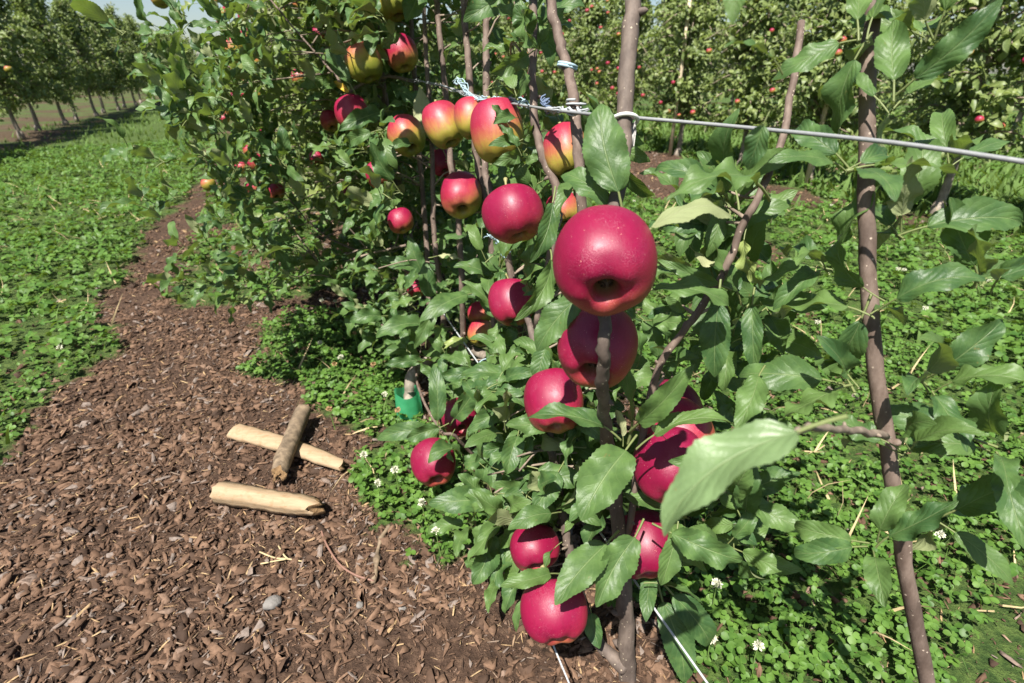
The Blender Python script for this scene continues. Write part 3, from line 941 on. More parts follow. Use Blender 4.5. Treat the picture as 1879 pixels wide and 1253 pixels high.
t0 = empty('apple_tree', tuple(rowpt(0.42, 0, 0)))
tag(t0, 'nearest young apple tree, its thin trunk rising from bare mulch behind the lowest apple', 'apple tree', 'trees of the near row')
def child(o, parent):
    """Keep world coordinates of a mesh built in place."""
    o.matrix_parent_inverse = Matrix.Translation(-Vector(parent.location))
    return o
T0 = lambda o: child(o, t0)
T0(shoot_part('trunk', pts((1152, 1262, .835), (1150, 1180, .80), (1146, 1080, .765), (1131, 930, .73), (1112, 790, .625), (1106, 710, .535), (1108, 640, .486), (1110, 590, .484), (1115, 525, .508), (1120, 440, .518), (1140, 300, .566), (1147, 215, .573), (1151, 120, .575), (1165, -20, .58), (1172, -160, .60)), [.0135, .0125, .0112, .0098, 0.0078, .0066, .0058, .0057, .0060, .0064, .0080, .0088, .0092, .0092, .009], 0, t0, 'bark_green', 12, 7))
T0(shoot_part('branch', pts((1148, 1228, .81), (1120, 1200, .82), (1092, 1168, .84), (1060, 1080, .90), (1030, 930, .90), (1020, 870, .88), (1006, 790, .86), (985, 650, .88), (965, 575, .92)), 0.0105, 0.0055, t0, 'bark_green'))
T0(shoot_part('leader', pts((1000, -60, .74), (1012, 10, .735), (1028, 80, .73), (1045, 140, .72), (1055, 200, .70), (1062, 300, .70), (1070, 420, .72)), 0.0070, 0.0072, t0))
T0(shoot_part('leader', pts((978, -30, .80), (978, 80, .80), (977, 150, .80), (984, 240, .80), (1000, 300, .80), (1020, 350, .80), (1012, 460, .84), (985, 600, .90)), 0.0060, 0.0070, t0))
T0(shoot_part('leader', pts((893, -30, .97), (892, 80, .97), (893, 165, .97), (890, 300, .985), (898, 345, .985), (925, 440, .99), (940, 520, 1.02), (960, 620, 1.05)), 0.0060, 0.0070, t0))
# right-hand slanting limb and its laterals
T0(shoot_part('branch', pts((1150, 1000, .75), (1195, 720, .67), (1245, 620, .64), (1290, 560, .625), (1328, 500, .61), (1360, 420, .60), (1392, 360, .59), (1440, 240, .59), (1470, 40, .60)), 0.0048, 0.0040, t0, 'bark'))

t1 = empty('apple_tree', tuple(ground(752, 772)))
tag(t1, 'second apple tree with the green plastic guard round its trunk foot', 'apple tree', 'trees of the near row')
T1 = lambda o: child(o, t1)
T1(shoot_part('trunk', [ground(752, 790) - UP * 0.05, ground(752, 772) + UP * 0.03, at(752, 720, 1.43), at(757, 685, 1.42), at(790, 660, 1.46), at(850, 640, 1.50), at(905, 660, 1.40)], 0.017, 0.012, t1, 'bark_grey', 12))
T1(shoot_part('leader', pts((848, -30, 1.09), (855, 60, 1.09), (862, 150, 1.10), (870, 250, 1.12), (882, 330, 1.14), (900, 420, 1.17), (905, 560, 1.22), (910, 660, 1.28)), 0.0066, 0.0075, t1))
T1(shoot_part('leader', pts((798, -30, 1.25), (806, 60, 1.25), (817, 160, 1.25), (822, 230, 1.26), (830, 330, 1.28), (840, 400, 1.30), (848, 520, 1.34), (850, 650, 1.45)), 0.0066, 0.008, t1))
T1(shoot_part('leader', pts((776, -30, 1.36), (780, 60, 1.36), (786, 160, 1.36), (792, 260, 1.37), (795, 360, 1.38), (797, 450, 1.40), (812, 560, 1.45), (818, 690, 1.5)), 0.0052, 0.0075, t1))
T1(shoot_part('leader', pts((752, -30, 1.5), (758, 90, 1.5), (762, 160, 1.5), (770, 300, 1.52), (782, 430, 1.55), (790, 640, 1.55)), 0.006, 0.008, t1))
T1(shoot_part('twig', pts((486, -12, 1.50), (560, 75, 1.47), (612, 135, 1.45), (640, 170, 1.45)), 0.0022, 0.0038, t1, 'bark', 7, 6, False))
T1(shoot_part('twig', pts((640, 172, 1.45), (672, 150, 1.46), (712, 140, 1.48), (760, 150, 1.50)), 0.0042, 0.0050, t1, 'twig', 7))
T1(shoot_part('twig', pts((545, 430, 1.70), (575, 470, 1.62), (610, 510, 1.55), (660, 560, 1.50), (705, 600, 1.48), (760, 650, 1.47)), 0.0022, 0.0045, t1, 'bark', 7, 6, False))
T1(shoot_part('twig', pts((520, 350, 1.9), (560, 400, 1.85), (610, 440, 1.8), (680, 470, 1.7), (750, 500, 1.6)), 0.002, 0.004, t1, 'bark', 7, 6, False))
T1(shoot_part('twig', pts((545, 480, 1.75), (610, 485, 1.65), (680, 465, 1.58), (745, 450, 1.55)), 0.002, 0.004, t1, 'twig', 7, 6, False))
T1(shoot_part('twig', pts((760, 655, 1.46), (770, 720, 1.3), (810, 790, 1.14), (835, 800, 1.12), (880, 850, 1.2), (930, 900, 1.2)), 0.003, 0.004, t1, 'bark', 7, 6, False))

# ---- the leaves that can be told apart: base, tip, width, turn about the axis, droop, fold, wave
H = []
def hl(tree, u0, v0, z0, u1, v1, z1, w, roll=0, bend=0.5, fold=0.3, wave=0.18, tint=None, mat='leaf', twist=0.0):
    H.append((tree, u0, v0, z0, u1, v1, z1, w, roll, bend, fold, wave, tint, mat, twist))
# right part, upper
hl(0, 1135, 352, .52, 1102, 190, .53, 112, -8, .35, .18, .10, .35)
hl(0, 1118, 378, .54, 1030, 322, .57, 70, 20, .7, .30, .15, .3)
hl(0, 1060, 330, .60, 1022, 400, .58, 40, 30, .6, .5, .1, .6)
hl(0, 1146, 312, .57, 1200, 358, .60, 40, 60, .6, .35, .1, 0)
hl(0, 1388, 335, .50, 1222, 372, .47, 82, 30, 1.1, .25, .25, .7)
hl(0, 1196, 418, .45, 1350, 415, .47, 55, 150, -1.4, .4, .2, .5)
hl(0, 1192, 420, .50, 1246, 418, .54, 40, -50, .5, .4, .1, 0)
hl(0, 1318, 522, .60, 1206, 476, .60, 32, -20, .7, .4, .15, .5)
hl(0, 1275, 462, .63, 1328, 484, .63, 34, 150, .5, .4, .2, .6, 'pale_leaf')
hl(0, 1200, 530, .52, 1340, 577, .53, 56, -35, 1.0, .35, .2, .6)
hl(0, 1222, 545, .56, 1256, 572, .57, 26, 10, .5, .4, .15, .7)
hl(0, 1318, 556, .56, 1312, 692, .58, 74, 10, .5, .2, .12, 0)
hl(0, 1365, 440, .60, 1395, 520, .60, 45, 60, .8, .4, .2, .8, 'pale_leaf')
hl(0, 1380, 560, .62, 1385, 680, .62, 50, 20, .6, .3, .2, .1)
hl(0, 1350, 350, .56, 1300, 300, .62, 40, 40, .6, .3, .2, .2)
hl(0, 1400, 230, .40, 1372, 312, .42, 60, 15, .4, .3, .1, 0)
hl(0, 1420, 110, .36, 1328, 88, .35, 28, 60, .8, .4, .2, .3)
hl(0, 1352, -50, .26, 1346, 46, .26, 62, 20, .3, .3, .1, .9)
# beside the big apple on the left
hl(0, 1014, 372, .62, 972, 482, .62, 56, -30, .5, .3, .12, .1)
hl(0, 1012, 478, .60, 944, 588, .57, 52, -35, 1.1, .45, .2, .7)
hl(0, 1062, 545, .55, 985, 645, .57, 84, 10, .4, .25, .10, .35)
# by the trunk
hl(0, 1160, 772, .62, 1122, 608, .57, 62, 55, .3, .35, .12, .2)
hl(0, 1172, 776, .60, 1275, 668, .54, 62, 15, .7, .45, .22, .6)
hl(0, 1108, 782, .60, 966, 770, .60, 60, 28, 1.0, .35, .12, .15)
hl(0, 1200, 798, .58, 1348, 780, .56, 56, -30, .9, .35, .12, .85)
hl(0, 1216, 800, .60, 1196, 782, .59, 22, 150, .4, .3, .1, .5, 'pale_leaf')
hl(0, 1148, 826, .60, 1066, 955, .57, 118, 0, .5, .35, .15, .5)
hl(0, 1296, 838, .58, 1226, 846, .57, 38, -25, 1.3, .4, .15, .4)
hl(0, 1143, 800, .62, 1130, 752, .60, 26, 130, .4, .5, .1, .4, 'pale_leaf')
hl(0, 1146, 905, .72, 1216, 935, .70, 44, -20, .5, .3, .12, .5)
hl(0, 1392, 690, .50, 1352, 790, .48, 70, 10, .6, .3, .15, .7)
hl(0, 1462, 792, .27, 1218, 984, .285, 150, 25, .7, .28, .12, .6, 'skylit_leaf')
# bottom cluster
hl(0, 1112, 998, .66, 1018, 1110, .62, 88, 0, .45, .25, .12, .45)
hl(0, 1165, 986, .67, 1094, 1114, .64, 88, -12, .5, .35, .14, .4)
hl(0, 1110, 1050, .69, 1060, 1085, .66, 34, 20, .4, .3, .1, .9)
hl(0, 1240, 986, .66, 1212, 1074, .66, 62, -25, .4, .3, .10, .6)
hl(0, 1232, 978, .64, 1362, 1028, .62, 72, 22, .9, .4, .25, .35)
hl(0, 1010, 1052, .70, 918, 1076, .68, 42, 5, .7, .35, .15, .7)
hl(0, 1012, 942, .80, 932, 972, .78, 52, 0, .8, .35, .12, .4)
hl(0, 1018, 1005, .80, 1000, 1060, .78, 26, 60, .6, .4, .2, .6)
hl(0, 1024, 866, .82, 980, 940, .80, 66, -8, .4, .25, .12, .2)
hl(0, 1216, 1104, .80, 1256, 1252, .79, 78, 5, .4, .3, .15, .1)
hl(0, 1236, 1092, .78, 1302, 1182, .80, 70, 0, .5, .3, .12, .05)
hl(0, 1208, 1070, .74, 1290, 1110, .72, 40, -60, .5, .3, .1, .3)
hl(0, 962, 1100, .80, 948, 1160, .80, 26, 30, .5, .3, .1, .6)
hl(0, 1085, 1125, .80, 1100, 1190, .78, 46, 20, .5, .3, .1, .0)
hl(0, 1330, 960, .76, 1390, 1000, .74, 52, -20, .6, .3, .1, .0)
# lower left of the trunk
hl(0, 905, 985, .90, 868, 1072, .88, 62, -15, .6, .4, .25, .25)
hl(0, 935, 1005, .90, 905, 1090, .88, 60, 25, .6, .4, .25, .15)
hl(0, 960, 965, .92, 925, 1050, .90, 56, -10, .5, .3, .20, .3)
hl(0, 905, 915, .95, 786, 925, .93, 66, 0, .7, .3, .20, .2)
hl(0, 880, 905, .97, 840, 870, .96, 40, 10, .4, .3, .2, .3)
hl(0, 965, 905, .88, 905, 885, .86, 50, -20, .5, .4, .15, .5)
hl(0, 960, 870, .88, 900, 860, .90, 44, 25, .5, .3, .15, .3)
hl(0, 950, 800, .86, 930, 870, .84, 52, -10, .7, .4, .2, .25)
hl(0, 975, 800, .86, 955, 862, .84, 46, 20, .6, .4, .2, .35)
hl(0, 958, 728, .95, 858, 790, .92, 50, -5, .8, .35, .25, .2)
hl(0, 930, 745, 1.0, 860, 800, .97, 44, 25, .5, .3, .2, .3)
hl(0, 945, 690, .96, 846, 690, .96, 44, 20, .9, .35, .2, .3)
hl(0, 938, 662, 1.02, 862, 622, 1.02, 36, 30, 1.0, .35, .2, .4)
hl(0, 1000, 640, .80, 985, 700, .80, 50, 10, .4, .3, .1, .2)
hl(1, 803, 772, 1.10, 796, 668, 1.12, 44, 5, .5, .25, .12, .15)
hl(1, 834, 768, 1.12, 884, 700, 1.08, 48, 10, .7, .35, .2, .25)
hl(1, 790, 788, 1.12, 692, 806, 1.12, 44, -10, .9, .3, .15, .2)
hl(1, 806, 785, 1.10, 746, 805, 1.10, 40, -30, .8, .4, .2, .3)
hl(1, 845, 830, 1.04, 786, 850, 1.0, 36, 20, 1.4, .5, .3, .2)
hl(1, 828, 800, 1.04, 832, 848, 1.02, 26, 60, .8, .5, .2, .2)
hl(1, 850, 850, 1.05, 905, 840, 1.03, 40, 0, .7, .3, .2, .3)
hl(0, 890, 858, 1.0, 930, 900, .98, 44, 0, .5, .3, .2, .3)
# middle left
hl(1, 858, 540, 1.2, 770, 590, 1.15, 50, 10, .9, .35, .2, .35)
hl(1, 900, 505, 1.1, 832, 490, 1.08, 42, 10, .7, .3, .2, .4)
hl(1, 918, 500, 1.05, 878, 462, 1.05, 36, 0, .5, .3, .15, .4)
hl(1, 790, 545, 1.3, 780, 480, 1.28, 44, 0, .5, .35, .15, .1)
hl(1, 775, 500, 1.4, 752, 435, 1.38, 40, -10, .5, .3, .2, .2)
hl(1, 770, 495, 1.4, 690, 480, 1.40, 36, 15, .8, .3, .2, .25)
hl(1, 700, 580, 1.4, 642, 590, 1.38, 36, -10, 1.0, .3, .2, .3)
hl(1, 780, 595, 1.3, 690, 620, 1.25, 44, 10, .8, .3, .2, .3)
hl(1, 800, 560, 1.25, 760, 640, 1.25, 34, -20, .5, .5, .2, .5)
hl(1, 770, 650, 1.35, 700, 650, 1.32, 34, 10, .7, .35, .2, .4)
hl(1, 775, 660, 1.32, 706, 668, 1.30, 30, -15, .7, .35, .2, .2)
hl(1, 800, 470, 1.3, 850, 480, 1.28, 26, 130, -.8, .4, .2, .5, 'pale_leaf')
hl(1, 858, 625, 1.3, 808, 640, 1.28, 26, 10, .5, .3, .2, .8, 'pale_leaf')
hl(1, 750, 340, 1.5, 720, 395, 1.5, 34, 10, .6, .35, .2, .2)
# upper left
hl(1, 640, 150, 1.36, 598, 88, 1.36, 36, 0, .5, .3, .15, .05)
hl(1, 700, 205, 1.36, 622, 240, 1.32, 44, 0, .7, .35, .2, .1)
hl(1, 690, 62, 1.36, 680, 102, 1.34, 40, 20, .5, .3, .15, .3)
hl(1, 670, 60, 1.36, 645, 95, 1.35, 36, -20, .6, .4, .2, .6)
hl(1, 775, 200, 1.36, 730, 162, 1.36, 40, 10, .7, .3, .2, .1)
hl(1, 752, 262, 1.24, 716, 272, 1.22, 26, 0, .8, .4, .2, .3)
hl(1, 775, 240, 1.30, 770, 160, 1.30, 48, 175, .2, .2, .1, .5, 'pale_leaf')
hl(1, 640, 170, 1.44, 608, 150, 1.44, 16, 0, .5, .3, .2, .5, 'yellow_leaf')
hl(0, 930, 225, .83, 902, 192, .82, 26, 20, .4, .3, .2, .1)
hl(0, 945, 215, .82, 905, 228, .80, 30, 0, 1.0, .5, .2, .1)
hl(0, 955, 262, .82, 896, 268, .80, 30, 0, .7, .35, .2, .2)
hl(0, 950, 270, .80, 915, 230, .80, 24, 20, .5, .4, .2, .1)
hl(0, 960, 255, .80, 985, 225, .82, 32, 50, 1.0, .4, .2, .5)
hl(0, 960, 280, .82, 905, 300, .80, 34, -40, .9, .4, .2, .5)
hl(0, 965, 300, .82, 990, 285, .82, 22, 0, .8, .4, .2, .6)
hl(0, 975, 62, .76, 945, 10, .74, 62, -20, .5, .25, .15, .2)
hl(0, 965, 20, .74, 990, 90, .72, 50, 60, .9, .4, .25, .7)
hl(0, 940, 30, .80, 900, 10, .80, 46, 30, .8, .3, .2, .5)
hl(0, 970, 100, .78, 900, 135, .78, 44, -40, .7, .4, .2, .6)
hl(0, 962, 128, .78, 945, 182, .76, 30, -50, .9, .4, .2, .7)
hl(0, 935, 95, .82, 885, 95, .82, 26, 30, .8, .4, .2, .7)
hl(0, 1050, 150, .76, 1030, 180, .75, 26, 40, .6, .4, .2, .6)
hl(0, 930, -10, .9, 850, 40, .9, 60, 0, .6, .3, .2, .2)
hl(1, 770, -20, 1.2, 745, 40, 1.2, 60, 0, .6, .3, .2, .2)

lvs = {}
for (tr, u0, v0, z0, u1, v1, z1, w, roll, bend, fold, wave, tint, mat, twist) in H:
    a, b = at(u0, v0, z0), at(u1, v1, z1)
    L0 = (b - a).length
    zm = (z0 + z1) / 2
    W = w * zm / FPX
    rl = random.Random(int(u0 * 13 + v1))
    V, Q, U = leaf_shape(36, 9, W / L0, bend * rl.uniform(.9, 1.6), fold * rl.uniform(.7, 1.7), wave * rl.uniform(1.2, 2.6), twist + rl.uniform(-.5, .5), True, int(u0 * 7 + v0), rl.uniform(.1, .9))
    tipi = 36 * 9 + 4
    chord = Vector(V[tipi]) - Vector(V[4])
    k = L0 / chord.length
    d = (b - a).normalized()
    eye = Vector((0, 0, CAM_H)) - a
    n = eye.normalized() * 0.8 + UP * 0.35
    n = (n - d * n.dot(d)).normalized()
    n = Matrix.Rotation(R(roll), 3, d) @ n
    yv = n.cross(d)
    # local chord frame
    cx_ = chord.normalized()
    cy_ = Vector((0, 1, 0)); cy_ = (cy_ - cx_ * cy_.dot(cx_)).normalized()
    cz_ = cx_.cross(cy_)
    Lw = np.array([d, yv, n]).T
    Ll = np.array([cx_, cy_, cz_]).T
    A = Lw @ Ll.T * k
    Wd = (V - V[4]) @ A.T + np.array(a)
    key = (tr, mat)
    e = lvs.setdefault(key, [[], [], [], [], 0])
    e[0].append(Wd); e[1].append(Q + e[4]); e[2].append(U); e[3].append(np.full(len(Wd), random.random() if tint is None else tint)); e[4] += len(Wd)
    KEEP.append(((u0 + u1) / 2, (v0 + v1) / 2, w * 0.38, min(z0, z1) - 0.01))
for nm in list(PATHS):
    for w in PATHS[nm]:
        q = pix(w)
        if q and q[1] < 460: KEEP.append((q[0], q[1], 15, q[2] - .01))
for (u, v, z) in [(860, 168, .97), (890, 180, .93), (930, 186, .88), (800, 155, 1.25), (770, 150, 1.4), (1030, 203, .69)]: KEEP.append((u, v, 22, z))
NEARTREES = {0: t0, 1: t1}
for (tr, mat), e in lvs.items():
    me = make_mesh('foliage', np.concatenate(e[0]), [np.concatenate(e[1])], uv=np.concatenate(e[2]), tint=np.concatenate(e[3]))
    nm = {'leaf': 'foliage', 'skylit_leaf': 'leaf', 'pale_leaf': 'pale_foliage', 'yellow_leaf': 'yellow_leaf'}[mat]
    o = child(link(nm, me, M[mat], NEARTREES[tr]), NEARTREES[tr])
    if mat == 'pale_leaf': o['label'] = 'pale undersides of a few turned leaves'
    if mat == 'skylit_leaf': o['label'] = 'large leaf close to the lens, sky reflection painted in as pale green'
    if mat == 'yellow_leaf': o['label'] = 'single yellowing leaf'

# ---- filler spurs behind and between
def filler(tree, n, srange, prange, hrange, T, l0, l1, nl=(3, 6)):
    lv = Leaves(); ntw = 0
    for _ in range(n):
        s, p, h = random.uniform(*srange), random.uniform(*prange), random.uniform(*hrange)
        c = rowpt(s, p, h)
        q = pix(c)
        if q is None: continue
        u, v, z = q
        if 1165 < u < 1400 and v < 720: continue          # the open gap on the right
        if u > 1000 and v < 215 and z < 2.0: continue
        if v > 1000 and (u < 1000 or u > 1050): continue
        if v > 700 and u < 760: continue
        ax = (RN * (p if abs(p) > 0.03 else -0.05) * 4 + UP * 0.7 + rvec(0.4)).normalized()
        rosette(lv, c, ax, random.randint(*nl), l0, l1, True)
        root = min(PATHS[tree.name], key=lambda w: (w - c).length + abs(w.z - c.z + .02))
        if ntw < 90 and (root - c).length < .16 and not hidden(root, c - root, 1.0):
            m = MB(); m.tube(smooth_path([root, (root + c) / 2 + rvec(0.014) + UP * .015, c], 3), [0.0026, 0.0022, 0.0019, 0.0018, 0.0017, 0.0016, 0.0016], 5)
            child(m.build('twig', M['twig'], tree), tree); ntw += 1
    child(lv.build('foliage', T, M['leaf'], tree), tree)
filler(t0, 170, (0.70, 1.05), (-0.05, 0.16), (0.10, 1.3), HI, 0.055, 0.085)
filler(t1, 430, (1.0, 2.0), (-0.20, 0.22), (0.10, 1.4), HI, 0.055, 0.085)
filler(t1, 70, (1.35, 2.1), (-0.66, -0.36), (0.32, 0.95), HI, 0.055, 0.085)
filler(t1, 170, (1.35, 2.2), (-0.52, -0.10), (0.25, 1.3), HI, 0.055, 0.08)

def region_filler(tree, n, u0, u1, v0, v1, z0, z1, l0=.055, l1=.08, nl=(3, 5)):
    lv = Leaves(); ntw = 0
    for _ in range(n):
        c = at(random.uniform(u0, u1), random.uniform(v0, v1), random.uniform(z0, z1))
        if c.z < .08: continue
        rosette(lv, c, (UP * .5 - RN * .5 + rvec(.5)), random.randint(*nl), l0, l1, True)
        root = min(PATHS[tree.name], key=lambda w: (w - c).length)
        if ntw < 9 and (root - c).length < .16 and not hidden(root, c - root, 1.0):
            m = MB(); m.tube(smooth_path([root, (root + c) / 2 + rvec(0.014) + UP * .015, c], 3), [0.0026, 0.0022, 0.0019, 0.0018, 0.0017, 0.0016, 0.0016], 5)
            child(m.build('twig', M['twig'], tree), tree); ntw += 1
    child(lv.build('foliage', HI, M['leaf'], tree), tree)
region_filler(t0, 46, 870, 1110, 640, 960, .84, 1.05)
region_filler(t0, 16, 890, 1090, 760, 940, .80, .90, .065, .09, (3, 4))
region_filler(t0, 5, 1090, 1230, 880, 1000, .80, .90, .065, .085, (3, 4))
region_filler(t0, 8, 915, 990, 950, 1060, .86, .95)
region_filler(t0, 14, 1140, 1400, 560, 900, .72, .95)
region_filler(t0, 12, 1180, 1400, 900, 1060, .72, .85)
region_filler(t0, 16, 1270, 1430, 340, 660, .60, .80, .06, .085)
region_filler(t0, 8, 1190, 1400, 560, 760, .78, .95)

random.seed(77)
lv = Leaves()
for pl in ([(545, 430, 1.70), (575, 470, 1.62), (610, 510, 1.55), (660, 560, 1.50), (705, 600, 1.48), (760, 650, 1.47)], [(520, 350, 1.9), (560, 400, 1.85), (610, 440, 1.8), (680, 470, 1.7), (750, 500, 1.6)],
           [(545, 480, 1.75), (610, 485, 1.65), (680, 465, 1.58), (745, 450, 1.55)], [(640, 172, 1.45), (690, 146, 1.47), (760, 150, 1.5)]):
    path = smooth_path(pts(*pl), 4)
    for i in range(1, len(path)):
        for _ in range(2):
            d = (rvec(.6) + (path[0] - path[-1]).normalized() * .35 - UP * .05 - RN * .1).normalized()
            L = random.uniform(.06, .09)
            if hidden(path[i], d, L * 1.2): continue
            lv.add(path[i] + d * (.25 * L), d, UP * .5 + SUN * .6 - RN * .4 + rvec(.4), L)
child(lv.build('foliage', HI, M['leaf'], t1), t1)

# ---- trees further along the near row
def row_tree(s, seed, T, nbr, leafmat, wide, label, hgt=1.75, per=9, shrink=1.0, near=False):
    random.seed(seed)
    base = rowpt(s, 0, 0)
    t = empty('apple_tree', tuple(base))
    tag(t, label, 'apple tree', 'trees of the near row')
    tw = MB(); lv = Leaves()
    loc = lambda ds, p, h: RD * ds + RN * p + UP * h
    trunk = MB()
    trunk.tube(smooth_path([loc(0, 0, -.03), loc(.01, .01, .15), loc(.06, 0, .28), loc(.3, .01, .33)], 5), [0.020 - 0.0004 * i for i in range(16)], 9, 0.06)
    trunk.build('trunk', M['bark_grey'], t)
    stems = []
    for k in range(4):
        ds = -0.28 + 0.19 * k + random.uniform(-.04, .04)
        m = MB()
        q = smooth_path([loc(ds, 0, .28), loc(ds + random.uniform(-.04, .04), random.uniform(-.05, .05), .8), loc(ds + random.uniform(-.06, .06), random.uniform(-.05, .05), 1.25), loc(ds + random.uniform(-.06, .06), random.uniform(-.05, .05), hgt)], 8)
        m.tube(q, [0.0090 - 0.0002 * i for i in range(len(q))], 8, 0.06)
        m.build('leader', M['bark'], t)
        stems.append(q)
    for _ in range(nbr):
        st = random.choice(stems)
        a = random.choice(st)
        side = random.choice((-1, -1, 1))
        h = a.z
        ln = wide * random.uniform(.10, 1.0) * (1.0 if h < 1.15 else .6)
        th = random.uniform(-1.15, 1.15)
        out = (RN * side * math.cos(th) + RD * math.sin(th))
        e = a + out * ln + UP * (random.uniform(-.22, .38) * ln)
        mid = (a + e) / 2 + UP * random.uniform(.01, .06) + rvec(.015)
        path = smooth_path([a, mid, e], 4)
        tw.tube(path, [0.0036 - 0.00034 * i for i in range(len(path))], 5)
        for j in range(per):
            f = ((j + 1) / per) ** .8
            c = path[min(len(path) - 1, int(f * (len(path) - 1) + .5))] + rvec(.012)
            d = (rvec(0.75) + out * .3 + UP * .10 + (path[-1] - path[0]).normalized() * 0.3).normalized()
            if near and hidden(base + c, d, .075): continue
            lv.add(c + d * 0.018, d, UP * .40 + SUN * .8 + out * .5 - RN * .25 + rvec(.45), random.uniform(.055, .085) * shrink)
    tw.build('twig', M['twig'], t)
    lv.build('crown', T, M[leafmat], t)
    return t
NTH = {2: 'third tree of the near row, its long leafy twigs reaching out over the mulch', 3: 'fourth tree of the near row, behind the twigs that overhang the clover',
       4: 'fifth tree of the near row, partly hidden by the one before it'}
for k in range(2, 5):
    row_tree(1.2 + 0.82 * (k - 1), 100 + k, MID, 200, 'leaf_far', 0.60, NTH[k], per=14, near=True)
protos = []
for k in range(5, 9):
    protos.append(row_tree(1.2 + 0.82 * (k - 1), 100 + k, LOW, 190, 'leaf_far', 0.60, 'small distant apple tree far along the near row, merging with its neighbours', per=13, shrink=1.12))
def copy_thing(o, loc, rz=0.0, label=None, group=None):
    c = o.copy(); col.objects.link(c)
    c.location = loc
    c.rotation_euler = (0, 0, rz)
    if label: c['label'] = label
    if group: c['group'] = group
    for ch in o.children:
        d = ch.copy(); col.objects.link(d); d.parent = c
        for gch in ch.children:
            e = gch.copy(); col.objects.link(e); e.parent = d
    return c
for k in range(9, 34):
    copy_thing(protos[k % 4], rowpt(1.2 + 0.82 * (k - 1), 0, 0), 0.0 if k % 2 else math.pi)
random.seed(11)

# ------------------------------------------------------------------ the far rows
def far_tree(seed, label, group, hgt):
    random.seed(seed)
    t = empty('apple_tree', (0, 0, 0))
    tag(t, label, 'apple tree', group)
    m = MB()
    q = smooth_path([(0, 0, -.05), (.01, .01, .3), (random.uniform(-.04, .04), random.uniform(-.04, .04), .9), (random.uniform(-.06, .06), 0, hgt)], 6)
    m.tube(q, [0.030 - 0.0013 * i for i in range(len(q))], 9, 0.08)
    m.tube([(0, 0, -.05), (0, 0, .05), (.005, 0, .09)], [0.044, 0.040, 0.028], 9, 0.1)
    m.build('trunk', M['bark_grey'], t)
    tw, lv = MB(), Leaves()
    for b in range(96):
        h = random.uniform(.36, hgt)
        f = random.uniform(0, 6.28)
        wid = 0.62 if h < hgt * .7 else 0.62 * (1.3 - h / hgt)
        e = RD * math.cos(f) * wid * random.uniform(.3, 1.0) + RN * math.sin(f) * wid * .72 * random.uniform(.3, 1.0)
        a = Vector((0, 0, h))
        e = a + e + UP * random.uniform(-.16, .14)
        mid = (a + e) / 2 + UP * random.uniform(0.02, .10)
        path = smooth_path([a, mid, e], 4)
        tw.tube(path, [0.008 - 0.0006 * i for i in range(len(path))], 5)
        for j in range(40):
            c = path[random.randrange(1, len(path))] + rvec(.035)
            d = (rvec(.7) + (e - a).normalized() * .5 - UP * .1).normalized()
            lv.add(c, d, UP * .45 + SUN * .7 + Vector((e.x - a.x, e.y - a.y, 0)).normalized() * .55 + rvec(.45), random.uniform(.055, .09))
    tw.build('branch', M['twig'], t)
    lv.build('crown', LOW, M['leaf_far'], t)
    return t
FAR_P = 3.57
lab_far = 'bushy apple tree in the far row across the grass alley, dotted with small red apples'
FP = [far_tree(200 + i, lab_far, 'trees of the far row', (1.75, 1.95, 1.68, 1.88)[i]) for i in range(4)]
def fpos(s, p): return rowpt(s, p, 0)
k = 0
s = 1.2
far_s = []
while s < 28:
    far_s.append(s)
    s += 0.92 + 0.12 * math.sin(k * 2.1)
    k += 1
far_lab = {}
for i, s in enumerate(far_s):
    if i < 4:
        o = FP[i]; o.location = fpos(s, FAR_P + .05 * math.sin(i * 5))
    else:
        o = copy_thing(FP[(i * 3 + i // 4) % 4], fpos(s, FAR_P + .05 * math.sin(i * 5)), math.pi * (i % 2))
    q = pix(o.location)
    if q and 1180 < q[0] < 1300: o['label'] = 'far row apple tree whose bare foot shows in the open gap beside its pale stake'
    elif q and 1300 < q[0] < 1420: o['label'] = 'far row apple tree with its foot just behind the slanting limb of the nearest tree'
    elif q and q[0] > 1420: o['label'] = 'far row apple tree standing %s' % ('well to the right of the slanting limb' if q[0] < 1800 else 'furthest right along the grass alley')
i0 = len(far_s)
for i in range(26):
    o = copy_thing(FP[(i * 2 + 1) % 4], fpos(2.5 + i * 1.05, FAR_P + 3.4), math.pi * (i % 2), 'apple tree of the row behind the far row, only its top showing over it', 'trees of the row behind the far row')
    o.scale = (1.2, 1.2, 1.28)
for i in range(34):
    o = copy_thing(FP[(i + i // 4) % 4], fpos(0.9 + i * 1.0, -3.75 + .05 * math.sin(i * 3)), math.pi * (i % 2), 'apple tree in the row on the left side of the mulch and clover strip', 'trees of the left row')
    if i > 8: o.scale = (1.1, 1.1, 1.1)

# stakes beside some far trunks
for i, s in enumerate(far_s):
    if i % 2 == 0 and i < 12:
        m = MB(); m.tube([(0, 0, -.1), (0.005, 0, .8), (0.0, 0.01, 1.62)], [0.020, 0.019, 0.018], 8, 0.03)
        o = m.build('wooden_stake', M['stake'])
        o.location = fpos(s - 0.05, FAR_P - 0.10)
        q = pix(o.location)
        tag(o, 'pale wooden stake tied in beside a trunk of the far row', 'stake', 'stakes in the far row')

